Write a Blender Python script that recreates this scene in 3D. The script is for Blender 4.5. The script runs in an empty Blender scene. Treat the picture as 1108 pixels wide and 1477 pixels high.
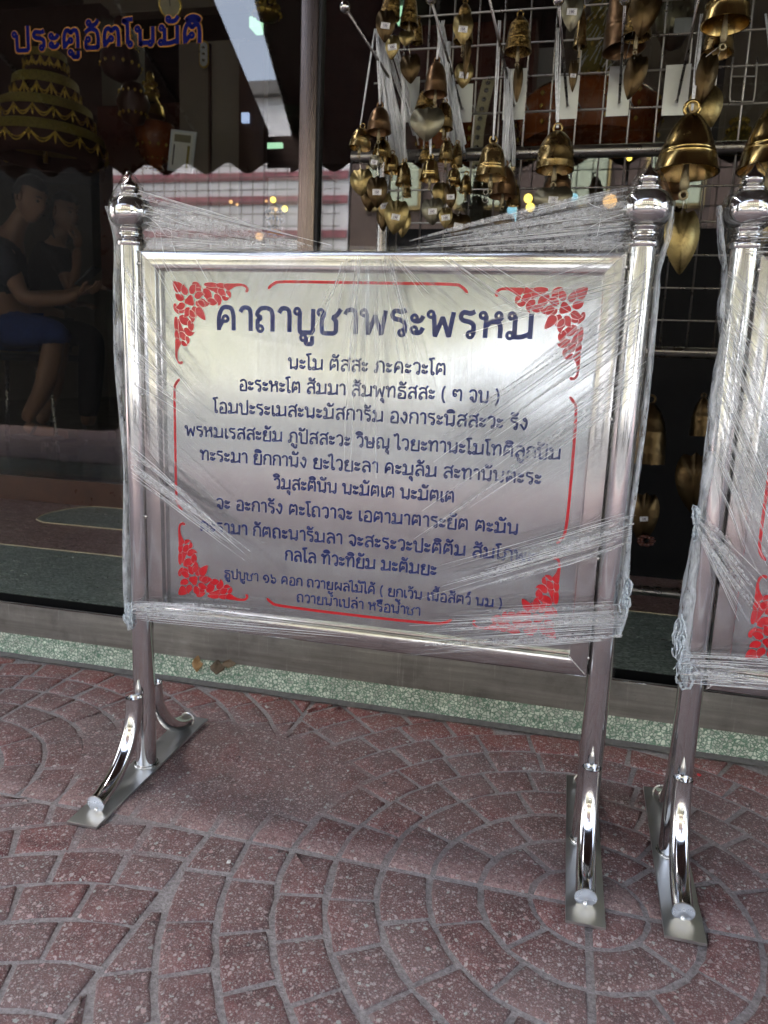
import bpy, bmesh, math, random
from mathutils import Vector, Matrix, noise
from mathutils.geometry import tessellate_polygon
R = random.Random(7)
S = bpy.context.scene
COL = S.collection
PI = math.pi

# ------------------------------------------------------------------ camera
F_PX, YAW, PITCH, ROLL = 1083.42, -0.22968, 0.18314, 0.041276
CAM = Vector((0.71258, -1.16993, 0.74876))
cy, sy, cp, sp = math.cos(YAW), math.sin(YAW), math.cos(PITCH), math.sin(PITCH)
FWD = Vector((sy*cp, cy*cp, -sp)); _r = Vector((cy, -sy, 0)); _u = _r.cross(FWD)
RIGHT = math.cos(ROLL)*_r + math.sin(ROLL)*_u
UP = -math.sin(ROLL)*_r + math.cos(ROLL)*_u
cam = bpy.data.cameras.new('camera'); co = bpy.data.objects.new('camera', cam); COL.objects.link(co)
m = Matrix.Identity(4)
for i in range(3):
    m[i][0] = RIGHT[i]; m[i][1] = UP[i]; m[i][2] = -FWD[i]; m[i][3] = CAM[i]
co.matrix_world = m
cam.sensor_fit = 'HORIZONTAL'; cam.sensor_width = 36; cam.lens = F_PX/1108*36
cam.clip_start = 0.05; cam.clip_end = 400
S.camera = co
cam.dof.use_dof = True; cam.dof.focus_distance = 1.2; cam.dof.aperture_fstop = 9.0

def ray(px, py): return FWD + RIGHT*((px-554)/F_PX) - UP*((py-738.5)/F_PX)
def at(px, py, Y):
    "the point of the plane y = Y seen at a photo pixel"
    d = ray(px, py); return CAM + d*((Y-CAM.y)/d.y)
def mpp(px, py, Y):
    "metres per photo pixel at that point"
    return ((Y-CAM.y)/ray(px, py).y)/F_PX

# ------------------------------------------------------------------ light
SUN_EL, SUN_AZ = math.radians(54), math.radians(308)     # azimuth clockwise from +Y
w = bpy.data.worlds.new("World"); S.world = w; w.use_nodes = True
nt = w.node_tree; bg = nt.nodes['Background']
sky = nt.nodes.new('ShaderNodeTexSky'); sky.sky_type = 'NISHITA'; sky.sun_disc = False
sky.sun_elevation = SUN_EL; sky.sun_rotation = SUN_AZ; sky.dust_density = 4; sky.air_density = 1.0; sky.ozone_density = 1
hs = nt.nodes.new('ShaderNodeHueSaturation'); hs.inputs['Saturation'].default_value = 0.62
nt.links.new(sky.outputs[0], hs.inputs['Color']); nt.links.new(hs.outputs[0], bg.inputs[0])
bg.inputs[1].default_value = 0.15
sl = bpy.data.lights.new('sun', 'SUN'); sl.energy = 1.2; sl.angle = math.radians(40); sl.color = (1, .96, .9)
so = bpy.data.objects.new('sun', sl); COL.objects.link(so)
sd = Vector((math.sin(SUN_AZ)*math.cos(SUN_EL), math.cos(SUN_AZ)*math.cos(SUN_EL), math.sin(SUN_EL)))
so.rotation_euler = sd.to_track_quat('Z', 'Y').to_euler()
S.view_settings.view_transform = 'Standard'; S.view_settings.look = 'None'
S.view_settings.exposure = 3.2; S.view_settings.gamma = 1; S.view_settings.use_curve_mapping = False
S.cycles.max_bounces = 10; S.cycles.transparent_max_bounces = 24; S.cycles.glossy_bounces = 5
S.cycles.caustics_reflective = False; S.cycles.caustics_refractive = False
S.cycles.sample_clamp_indirect = 4

# ------------------------------------------------------------------ material helpers
class N:
    def __init__(s, name):
        s.m = bpy.data.materials.new(name); s.m.use_nodes = True; s.t = s.m.node_tree
        s.b = s.t.nodes['Principled BSDF']; s.out = s.t.nodes['Material Output']
    def n(s, typ, **kw):
        x = s.t.nodes.new('ShaderNode'+typ)
        for k, v in kw.items():
            if k in x.inputs: x.inputs[k].default_value = v
            else: setattr(x, k, v)
        return x
    def l(s, a, b): s.t.links.new(a, b)
    def coord(s, kind='Object', scale=(1, 1, 1), rot=(0, 0, 0)):
        mp = s.n('Mapping'); mp.inputs['Scale'].default_value = scale; mp.inputs['Rotation'].default_value = rot
        if kind == 'World': s.l(s.n('NewGeometry').outputs['Position'], mp.inputs[0])
        else: s.l(s.n('TexCoord').outputs[kind], mp.inputs[0])
        return mp.outputs[0]
    def noise(s, vec, scale, detail=4, rough=.55, dist=0):
        x = s.n('TexNoise'); x.inputs['Scale'].default_value = scale; x.inputs['Detail'].default_value = detail
        x.inputs['Roughness'].default_value = rough; x.inputs['Distortion'].default_value = dist
        s.l(vec, x.inputs['Vector']); return x.outputs['Fac']
    def ramp(s, fac, stops):
        x = s.n('ValToRGB'); e = x.color_ramp.elements
        while len(e) < len(stops): e.new(.5)
        for q, (p, c) in zip(e, stops):
            q.position = p; q.color = (*c, 1) if isinstance(c, tuple) else (c, c, c, 1)
        s.l(fac, x.inputs[0]); return x.outputs[0]
    def mix(s, fac, a, b, mode='MIX'):
        x = s.n('MixRGB', blend_type=mode)
        for i, v in ((0, fac), (1, a), (2, b)):
            if hasattr(v, 'links'): s.l(v, x.inputs[i])
            else: x.inputs[i].default_value = (*v, 1) if isinstance(v, tuple) else v
        return x.outputs[0]
    def math(s, op, a, b=0.0, c=None):
        x = s.n('Math', operation=op)
        for i, v in enumerate((a, b, c)):
            if v is None: continue
            if hasattr(v, 'links'): s.l(v, x.inputs[i])
            else: x.inputs[i].default_value = v
        return x.outputs[0]
    def bump(s, h, dist=.001, strength=1):
        x = s.n('Bump'); x.inputs['Distance'].default_value = dist; x.inputs['Strength'].default_value = strength
        s.l(h, x.inputs['Height']); s.l(x.outputs[0], s.b.inputs['Normal']); return x.outputs[0]
    def set(s, **kw):
        for k, v in kw.items():
            k = k.replace('_', ' ')
            if hasattr(v, 'links'): s.l(v, s.b.inputs[k])
            elif isinstance(v, tuple) and len(v) == 3: s.b.inputs[k].default_value = (*v, 1)
            else: s.b.inputs[k].default_value = v
        return s

def simple(name, col, rough=.5, metal=0., var=.12, scale=30, emit=None, bump=0., spec=.5):
    s = N(name); v = s.coord('World')
    f = s.noise(v, scale, 5, .6)
    c = s.ramp(f, [(.25, tuple(x*(1-var) for x in col)), (.75, tuple(min(1, x*(1+var)) for x in col))])
    s.set(Base_Color=c, Metallic=metal)
    r = s.ramp(s.noise(v, scale*2.3, 4), [(.3, max(0, rough-.08)), (.7, min(1, rough+.08))])
    s.set(Roughness=r, Specular_IOR_Level=spec)
    if bump: s.bump(f, bump)
    if emit: s.set(Emission_Color=emit[0], Emission_Strength=emit[1])
    return s.m

def metal(name, col, rough, brush=None, bump=.0002, smudge=.1, dents=0, tarnish=0.):
    s = N(name); v = s.coord('Object')
    f = s.noise(v, 14, 5, .6)
    cc = s.ramp(f, [(.3, tuple(x*.86 for x in col)), (.7, col)])
    if tarnish:
        vw = s.coord('World'); t = s.noise(vw, 46, 6, .75, .8); oi = s.n('ObjectInfo')
        cc = s.mix(s.ramp(t, [(.45, 0.), (.68, tarnish)]), cc, (.075, .045, .022)); cc = s.mix(s.math('MULTIPLY', oi.outputs['Random'], .25), cc, tuple(x*.5 for x in col))
    s.set(Metallic=1., Base_Color=cc)
    if brush:
        bv = s.coord('Object', brush); g = s.noise(bv, 1, 3, .6)
        s.set(Roughness=s.ramp(g, [(.3, max(.02, rough-smudge)), (.75, rough+smudge)]))
        h = g
        s.bump(h, bump)
    else:
        s.set(Roughness=s.ramp(s.noise(v, 30, 5), [(.35, max(.02, rough-smudge*.5)), (.75, rough+smudge)]))
        if dents: s.bump(s.noise(v, 22, 2), dents)
    return s.m

MAT = {}
MAT['post'] = metal('polished_steel_tube', (.68, .68, .68), .10, (300, 300, 3), .00004, .04)
MAT['chrome'] = metal('polished_steel_ball', (.56, .55, .54), .06, None, 0, .04)
MAT['frame'] = metal('steel_frame', (.55, .545, .54), .12, (5, 600, 600), .00003, .05)
MAT['plate'] = metal('brushed_base_plate', (.56, .57, .57), .36, None, 0, .08)
MAT['_b'] = None
MAT['weld'] = metal('weld_bead', (.75, .74, .72), .25, None, 0, .1, .004)
MAT['board'] = metal('brushed_steel_board', (.475, .50, .515), .14, (420, 60, 3), .00010, .05)
MAT['board'].node_tree.nodes['Principled BSDF'].inputs['Metallic'].default_value = .84
del MAT['_b']
MAT['dark_steel'] = metal('dull_dark_steel', (.27, .255, .24), .28, None, 0, .1)
MAT['beam'] = None
MAT['wire'] = metal('rack_wire_steel', (.32, .30, .27), .3, None, 0, .1)
MAT['brass'] = metal('old_brass', (.44, .31, .125), .27, None, 0, .12, .0003, .45)
MAT['copper'] = metal('dull_copper_brown', (.24, .14, .07), .36, None, 0, .12, .0003, .55)
MAT['bright_brass'] = metal('bright_brass', (.56, .40, .15), .20, None, 0, .1, .0003, .3)
s = N('embossed_brass'); v = s.coord('Object')
f = s.noise(v, 110, 3, .6, 1.5)
s.set(Metallic=1., Base_Color=s.ramp(f, [(.4, (.07, .042, .014)), (.6, (.34, .22, .07))]), Roughness=.3); s.bump(f, .0025)
MAT['embossed'] = s.m
MAT['leaf_gold'] = metal('brass_leaf', (.38, .29, .12), .38, None, 0, .12, .001, .7)
MAT['leaf_dark'] = metal('dark_bronze_leaf_and_shaded_bell', (.085, .056, .026), .36, None, 0, .1, .004)
MAT['leaf_grey'] = metal('tarnished_leaf', (.22, .20, .135), .4, None, 0, .1, .004)
MAT['clapper'] = simple('rough_cast_brass', (.36, .30, .18), .55, .7, .25, 300, bump=.001)
MAT['ring'] = metal('ring_wire', (.6, .57, .5), .25, None, 0, .1)
MAT['sticker'] = simple('price_sticker_paper', (.78, .77, .76), .7, 0, .05)
MAT['ink'] = simple('sticker_ink', (.10, .08, .12), .7, 0, .1)
MAT['black'] = simple('black_rubber', (.015, .015, .016), .6, 0, .2)
MAT['navy'] = simple('navy_print', (.004, .016, .125), .5, 0, .1, 20, spec=.15)
MAT['red_print'] = simple('red_print', (.60, .004, .012), .4, 0, .08, 20, spec=.2)
MAT['decal_blue'] = simple('decal_blue', (.002, .004, .085), .6, 0, .1, 20, spec=.1)
MAT['decal_orange'] = simple('decal_orange', (.42, .19, .04), .6, 0, .1, 20, spec=.1)
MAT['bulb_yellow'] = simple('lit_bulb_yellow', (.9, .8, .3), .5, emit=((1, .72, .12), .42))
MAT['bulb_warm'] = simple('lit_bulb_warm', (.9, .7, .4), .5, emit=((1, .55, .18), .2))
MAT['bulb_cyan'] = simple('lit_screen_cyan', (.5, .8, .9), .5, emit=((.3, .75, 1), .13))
MAT['tube_light'] = simple('lit_tube_light', (.8, .95, .85), .5, emit=((.5, .95, .6), .16))
MAT['screen'] = simple('lit_small_screen', (.7, .8, 1), .5, emit=((.5, .65, 1), .13))

# white ribbon / film
def film_mat(name, base, lo, hi, scale, col=(.8, .84, .86), stretch=(1, 1, 1), rough=.2):
    s = N(name); v = s.coord('Object', stretch); f = s.noise(v, scale, 6, .65, .6)
    s.b.inputs['Base Color'].default_value = (*col, 1); s.set(Roughness=rough, Specular_IOR_Level=.8)
    s.set(Alpha=s.ramp(f, [(lo, base), (hi, min(1, base*2.4))]))
    s.bump(f, .002)
    return s.m
MAT['ribbon'] = film_mat('white_plastic_ribbon', .62, .35, .6, 260, (.86, .87, .88), (1, 1, .06), .3)

def film_sheet():
    s = N('clear_stretch_film'); v = s.coord('Object')
    tr = s.n('BsdfTransparent'); gl = s.n('BsdfGlossy'); gl.inputs['Roughness'].default_value = .04
    vb = s.coord('Object', (1, 1, 1)); h = s.noise(vb, 26, 5, .6, 1.2)
    b = s.n('Bump'); b.inputs['Distance'].default_value = .006; b.inputs['Strength'].default_value = .8
    s.l(h, b.inputs['Height']); s.l(b.outputs[0], gl.inputs['Normal'])
    lw = s.n('LayerWeight'); s.l(b.outputs[0], lw.inputs['Normal'])
    mx = s.n('MixShader'); s.l(s.math('ADD', .045, s.math('MULTIPLY', s.math('POWER', lw.outputs['Facing'], 3.5), .8)), mx.inputs[0]); s.l(tr.outputs[0], mx.inputs[1]); s.l(gl.outputs[0], mx.inputs[2])
    s.l(mx.outputs[0], s.out.inputs[0]); return s.m
MAT['film'] = film_sheet()

def streak_mat(name, freq, power, amount, tint=(.86, .88, .88)):
    "pleats of stretched film: UV.x runs across the pleats, UV.y along them"
    s = N(name); uv = s.n('TexCoord').outputs['UV']; sep = s.n('SeparateXYZ'); s.l(uv, sep.inputs[0])
    mp = s.n('Mapping'); mp.inputs['Scale'].default_value = (freq, 1.3, 1); s.l(uv, mp.inputs[0])
    f = s.noise(mp.outputs[0], 1, 5, .72, .15)
    st = s.math('POWER', s.ramp(f, [(.50, 0.), (.64, 1.)]), power)
    fade = s.math('MULTIPLY', s.math('SUBTRACT', 1, sep.outputs['Y']), s.ramp(sep.outputs['Y'], [(0, 0.), (.06, 1.)]))
    ed = s.ramp(sep.outputs['X'], [(0, 0.), (.2, 1.), (.8, 1.), (1, 0.)])
    a = s.math('MULTIPLY', s.math('MULTIPLY', st, fade), s.math('MULTIPLY', ed, amount))
    bp = s.n('Bump'); bp.inputs['Distance'].default_value = .02; bp.inputs['Strength'].default_value = 1; s.l(f, bp.inputs['Height'])
    gl = s.n('BsdfGlossy'); gl.inputs['Roughness'].default_value = .12; gl.inputs['Color'].default_value = (1, 1, 1, 1); s.l(bp.outputs[0], gl.inputs['Normal'])
    df = s.n('BsdfDiffuse'); df.inputs['Color'].default_value = (*tint, 1); tl = s.n('BsdfTranslucent'); tl.inputs['Color'].default_value = (*tint, 1)
    m1 = s.n('MixShader'); m1.inputs[0].default_value = .35; s.l(df.outputs[0], m1.inputs[1]); s.l(tl.outputs[0], m1.inputs[2])
    m2 = s.n('MixShader'); m2.inputs[0].default_value = .6; s.l(m1.outputs[0], m2.inputs[1]); s.l(gl.outputs[0], m2.inputs[2])
    tr = s.n('BsdfTransparent'); m3 = s.n('MixShader'); s.l(a, m3.inputs[0]); s.l(tr.outputs[0], m3.inputs[1]); s.l(m2.outputs[0], m3.inputs[2]); s.l(m3.outputs[0], s.out.inputs[0])
    return s.m
MAT['streak'] = streak_mat('film_pleats', 34, 1.3, .85)
MAT['streak_fine'] = streak_mat('film_fine_pleats', 70, 1.3, .7)
MAT['film_band'] = film_mat('bunched_film', .12, .42, .7, 300, (.80, .83, .86), (.05, 1, 1), .15)
MAT['film_knot'] = film_mat('film_knot', .4, .35, .7, 160, (.72, .80, .86), (1, 1, 1), .12)
s = N('film_fold_line'); s.set(Base_Color=(.95, .96, .97), Roughness=.1, Alpha=.8, Specular_IOR_Level=1.0); MAT['strand'] = s.m
s = N('film_fold_soft'); s.set(Base_Color=(.84, .86, .87), Roughness=.2, Alpha=.24, Specular_IOR_Level=1.0); MAT['strand_soft'] = s.m
s = N('film_edge'); vv = s.coord('Object', (1, 1, .25)); ff = s.noise(vv, 90, 5, .7, .8)
s.set(Base_Color=(.74, .80, .86), Roughness=.12, Alpha=s.ramp(ff, [(.35, .22), (.65, .85)]), Specular_IOR_Level=1.0); s.bump(ff, .004); MAT['film_edge'] = s.m

def glass_mat(name, tint, base=.08):
    s = N(name); tr = s.n('BsdfTransparent'); tr.inputs[0].default_value = (*tint, 1)
    gl = s.n('BsdfGlossy'); gl.inputs['Roughness'].default_value = 0.0
    lw = s.n('LayerWeight'); f = s.math('ADD', base, s.math('MULTIPLY', s.math('POWER', lw.outputs['Facing'], 4.5), .8))
    bf = s.n('NewGeometry').outputs['Backfacing']; f = s.math('MULTIPLY', f, s.math('SUBTRACT', 1, bf))
    mx = s.n('MixShader'); s.l(f, mx.inputs[0]); s.l(tr.outputs[0], mx.inputs[1]); s.l(gl.outputs[0], mx.inputs[2])
    s.l(mx.outputs[0], s.out.inputs[0]); return s.m
s = N('film_broad_fold'); vv = s.coord('World'); ff = s.noise(vv, 150, 5, .7, .8)
s.set(Base_Color=(.92, .94, .95), Roughness=.1, Alpha=s.ramp(ff, [(.35, .10), (.7, .6)]), Specular_IOR_Level=1.0); s.bump(ff, .004); MAT['fold'] = s.m
MAT['glass'] = glass_mat('shop_glass', (.78, .79, .78), .13)

# paving
def sett_mat(name, mortar=False):
    s = N(name); v = s.coord('World'); sep = s.n('SeparateXYZ'); s.l(v, sep.inputs[0])
    big = s.noise(v, 5, 4, .6); mid = s.noise(v, 30, 5, .65); fine = s.noise(v, 330, 3, .7)
    base = s.ramp(mid, [(.34, (.095, .034, .033)), (.52, (.205, .079, .075)), (.68, (.31, .155, .145))])
    oi = s.n('ObjectInfo')
    base = s.mix(s.math('MULTIPLY', oi.outputs['Random'], .6), base, (.17, .115, .110))
    rr_ = s.math('FRACT', s.math('MULTIPLY', oi.outputs['Random'], 7.31)); base = s.mix(s.ramp(rr_, [(.55, 0.), (.95, .6)]), base, (.13, .046, .042))
    # dirty grey film over worn areas
    base = s.mix(s.math('MULTIPLY', s.ramp(big, [(.4, 0.), (.62, 1.)]), .6), base, (.20, .145, .14))
    # red paint surviving by the kerb
    near = s.ramp(s.math('ADD', sep.outputs['Y'], s.math('MULTIPLY', s.math('SUBTRACT', mid, .5), .22)), [(.24, 0.), (.32, 1.)])
    base = s.mix(s.math('MULTIPLY', near, .62), base, (.22, .040, .030))
    # broken stone chips
    st1 = s.ramp(s.noise(v, 11, 6, .75, 1.), [(.52, 0.), (.66, .55)]); base = s.mix(st1, base, (.075, .052, .048))
    vg = s.n('TexVoronoi', feature='F1'); vg.inputs['Scale'].default_value = 13; s.l(v, vg.inputs['Vector'])
    gum = s.ramp(vg.outputs['Distance'], [(.05, .75), (.085, 0.)]); base = s.mix(gum, base, (.05, .04, .04))
    def chips(scale, cut, keep):
        vo = s.n('TexVoronoi', feature='F1'); vo.inputs['Scale'].default_value = scale; vo.inputs['Randomness'].default_value = 1
        vd = s.n('VectorMath', operation='ADD'); nz = s.n('TexNoise'); nz.inputs['Scale'].default_value = scale*1.6
        sc = s.n('VectorMath', operation='SCALE'); sc.inputs['Scale'].default_value = .9/scale
        s.l(v, nz.inputs['Vector']); s.l(nz.outputs['Color'], sc.inputs[0]); s.l(v, vd.inputs[0]); s.l(sc.outputs[0], vd.inputs[1])
        s.l(vd.outputs[0], vo.inputs['Vector'])
        sp_ = s.n('SeparateColor'); s.l(vo.outputs['Color'], sp_.inputs[0])
        on = s.math('GREATER_THAN', sp_.outputs[0], keep)
        ms = s.math('MULTIPLY', on, s.ramp(s.math('MULTIPLY', vo.outputs['Distance'], 1), [(cut-.05, 1.), (cut+.05, 0.)]))
        col = s.ramp(sp_.outputs[1], [(.15, (.28, .22, .21)), (.45, (.52, .46, .44)), (.7, (.52, .33, .31)), (.93, (.46, .50, .46))])
        return ms, col
    m1, c1 = chips(112, .34, .70); m2, c2 = chips(240, .40, .48); m3, c3 = chips(520, .42, .40)
    base = s.mix(s.math('MULTIPLY', m3, .5), base, c3)
    base = s.mix(s.math('MULTIPLY', m2, .7), base, c2)
    base = s.mix(s.math('MULTIPLY', m1, .85), base, c1)
    # rubbed pink-white band along the slab joint
    yb = s.math('ADD', sep.outputs['Y'], s.math('MULTIPLY', s.math('SUBTRACT', mid, .5), .03))
    band = s.ramp(s.math('ADD', s.math('MULTIPLY', s.math('ABSOLUTE', s.math('ADD', yb, .130)), 22), 0), [(.08, 1.), (.75, 0.)])
    rub = s.math('MULTIPLY', band, s.ramp(s.noise(v, 140, 5, .75), [(.42, .12), (.62, .8)]))
    base = s.mix(rub, base, (.44, .30, .285))
    if mortar:
        g = s.ramp(s.noise(v, 160, 5, .7), [(.3, (.19, .168, .162)), (.7, (.48, .44, .43))])
        at_ = s.n('Attribute', attribute_name='wear'); 
        base = s.mix(at_.outputs['Fac'], g, base)
    # brushed-up lighter edges come from the normal-independent noise only
    s.set(Base_Color=base, Roughness=s.ramp(mid, [(.3, .5), (.7, .74)]), Specular_IOR_Level=.4)
    h = s.math('ADD', s.math('MULTIPLY', fine, .8), s.math('ADD', s.math('MULTIPLY', m2, .18), s.math('MULTIPLY', mid, .8)))
    s.bump(h, .0026, 1)
    return s.m
MAT['sett'] = sett_mat('red_sett_concrete'); MAT['mortar'] = sett_mat('paving_mortar', True)

def terrazzo(name, chip, matrix, scale, stretch=(1, 1, 1), rough=.35, cut=.10, chip2=None):
    s = N(name); v = s.coord('World', stretch)
    nz = s.n('TexNoise'); nz.inputs['Scale'].default_value = scale*.9; s.l(v, nz.inputs['Vector'])
    sc = s.n('VectorMath', operation='SCALE'); sc.inputs['Scale'].default_value = .8/scale; s.l(nz.outputs['Color'], sc.inputs[0])
    ad = s.n('VectorMath', operation='ADD'); s.l(v, ad.inputs[0]); s.l(sc.outputs[0], ad.inputs[1])
    e = s.n('TexVoronoi', feature='DISTANCE_TO_EDGE'); e.inputs['Scale'].default_value = scale; s.l(ad.outputs[0], e.inputs['Vector'])
    c = s.n('TexVoronoi', feature='F1'); c.inputs['Scale'].default_value = scale; s.l(ad.outputs[0], c.inputs['Vector'])
    sp_ = s.n('SeparateColor'); s.l(c.outputs['Color'], sp_.inputs[0])
    cc = s.ramp(sp_.outputs[0], [(0, tuple(x*.6 for x in chip)), (.5, chip), (1, chip2 or tuple(min(1, x*1.25) for x in chip))])
    mm = s.ramp(s.noise(v, 60, 4), [(.3, tuple(x*.7 for x in matrix)), (.7, matrix)])
    f = s.ramp(e.outputs['Distance'], [(cut*.6, 0.), (cut*1.5, 1.)])
    col = s.mix(f, mm, cc)
    dirt = s.ramp(s.noise(v, 9, 5, .7), [(.35, .75), (.7, 1.)])
    col = s.mix(1, col, dirt, 'MULTIPLY')
    s.set(Base_Color=col, Roughness=s.ramp(s.noise(v, 25, 4), [(.3, rough-.06), (.7, rough+.15)])); s.bump(f, .0006)
    return s.m
MAT['terrazzo_kerb'] = terrazzo('green_terrazzo_kerb', (.70, .77, .67), (.20, .35, .25), 135, cut=.10)
MAT['terrazzo_green'] = terrazzo('green_terrazzo_floor', (.23, .265, .235), (.085, .115, .095), 62, (1, 2.2, 1), .3, .12)
MAT['terrazzo_red'] = terrazzo('red_terrazzo_floor', (.27, .185, .17), (.11, .055, .05), 62, (1, 2.2, 1), .3, .12, (.30, .24, .20))

# stained stainless beam
s = N('stained_steel_beam'); v = s.coord('World')
a = s.noise(s.coord('World', (3, 1, 60)), 1, 5, .7); b = s.noise(v, 7, 5, .65); c = s.noise(v, 240, 3, .7)
col = s.ramp(b, [(.25, (.10, .094, .086)), (.45, (.21, .20, .185)), (.6, (.25, .24, .22)), (.8, (.38, .365, .34))])
col = s.mix(s.ramp(c, [(.62, 0.), (.74, .5)]), col, (.05, .045, .04))
sc_ = s.noise(s.coord('World', (140, 1, 5)), 1, 4, .7); col = s.mix(s.ramp(sc_, [(.6, 0.), (.72, .45)]), col, (.42, .41, .39)); col = s.mix(s.ramp(a, [(.35, .5), (.6, 0.)]), col, (.09, .08, .07))
s.set(Base_Color=col, Metallic=.3, Roughness=s.ramp(b, [(.3, .6), (.7, .42)])); s.bump(s.math('ADD', a, s.math('MULTIPLY', c, .4)), .0006)
MAT['beam'] = s.m

MAT['track_and_blocker'] = simple('black_track_and_blocker', (.004, .004, .0045), .6, spec=.12)  # shutter track, also the added panel and block that blacken reflections
MAT['wood_dark'] = simple('dark_brown_wood', (.055, .022, .012), .35, 0, .35, 8)
MAT['wood_red'] = simple('red_brown_wood', (.085, .024, .014), .3, 0, .3, 6)
MAT['mullion'] = metal('brown_aluminium', (.19, .155, .14), .3, (200, 200, 3), .0001, .08)
MAT['shop_floor'] = simple('glossy_dark_floor', (.05, .052, .048), .16, 0, .2, 5)
MAT['shop_wall'] = simple('shop_beige_wall', (.20, .165, .125), .6, 0, .15, 3)
MAT['shop_dark'] = simple('shop_dark_wall', (.035, .022, .018), .6, 0, .2, 3)
MAT['white_box'] = simple('white_painted_box', (.55, .57, .57), .4, 0, .05)
MAT['cardboard'] = simple('price_card_paper', (.62, .60, .54), .6, 0, .06)
MAT['gold'] = metal('gold_paint', (.62, .42, .08), .3, None, 0, .1, .006)
MAT['gold_cloth'] = simple('gold_brocade', (.24, .19, .035), .5, .3, .35, 90, bump=.004)
MAT['cream'] = simple('cream_trim', (.55, .48, .30), .5, 0, .15)
MAT['orange_lacquer'] = simple('orange_lacquer', (.30, .075, .015), .25, 0, .35, 7)
MAT['dark_red'] = simple('dark_red_cloth', (.035, .010, .009), .7, 0, .3, 20)
MAT['dark_green'] = simple('dark_green_leafage', (.03, .06, .02), .6, 0, .4, 60)
MAT['skin'] = simple('skin_tan', (.26, .135, .085), .5, 0, .08, 10)
MAT['black_cloth'] = simple('black_cloth', (.012, .012, .016), .85, 0, .2)
MAT['navy_cloth'] = simple('navy_shirt', (.018, .022, .035), .85, 0, .2)
MAT['blue_cloth'] = simple('blue_shorts', (.012, .035, .16), .85, 0, .2)
MAT['hair'] = simple('black_hair', (.008, .007, .007), .5, 0, .2)
MAT['sandal'] = simple('grey_sandal', (.16, .15, .15), .6)
# street
MAT['asphalt'] = simple('asphalt', (.055, .055, .057), .8, 0, .3, 40, bump=.004)
MAT['kerb_paint'] = simple('kerb_concrete', (.30, .29, .27), .8, 0, .2, 10)
MAT['wall_white'] = simple('white_house_wall', (.78, .77, .78), .75, 0, .12, 1.5)
MAT['wall_green'] = simple('pale_green_house_wall', (.40, .45, .35), .75, 0, .1, 1.5)
MAT['wall_yellow'] = simple('yellow_house_wall', (.46, .42, .30), .75, 0, .12, 1.5)
MAT['wall_brown'] = simple('dark_brown_house_wall', (.09, .06, .05), .7, 0, .2, 2)
MAT['curtain'] = simple('pale_curtained_window', (.46, .52, .38), .3, 0, .2, 2)
MAT['band_red'] = simple('red_band', (.36, .13, .15), .7, 0, .15, 3)
MAT['roof_grey'] = simple('grey_tile_roof', (.13, .125, .12), .8, 0, .25, 10)
MAT['window_dark'] = simple('dark_window_glass', (.03, .035, .04), .12, 0, .2)
MAT['window_frame'] = simple('window_frame_paint', (.40, .30, .12), .6)
MAT['shutter'] = simple('yellow_awning_cloth', (.40, .385, .28), .7, 0, .1, 4)
MAT['car_paint'] = simple('white_car_paint', (.72, .74, .76), .18, 0, .03)
MAT['tyre'] = simple('tyre_rubber', (.02, .02, .02), .8)
s = N('awning_canvas'); v = s.coord('World')
s.set(Base_Color=s.ramp(s.noise(v, 6, 4), [(.3, (.045, .024, .020)), (.7, (.07, .038, .030))]), Roughness=.85, Transmission_Weight=0.0)
MAT['awning'] = s.m
s = N('paving_far'); v = s.coord('World')
s.set(Base_Color=s.ramp(s.noise(v, 40, 6, .7), [(.3, (.12, .075, .072)), (.7, (.20, .14, .13))]), Roughness=.75); MAT['paving_far'] = s.m

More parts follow.
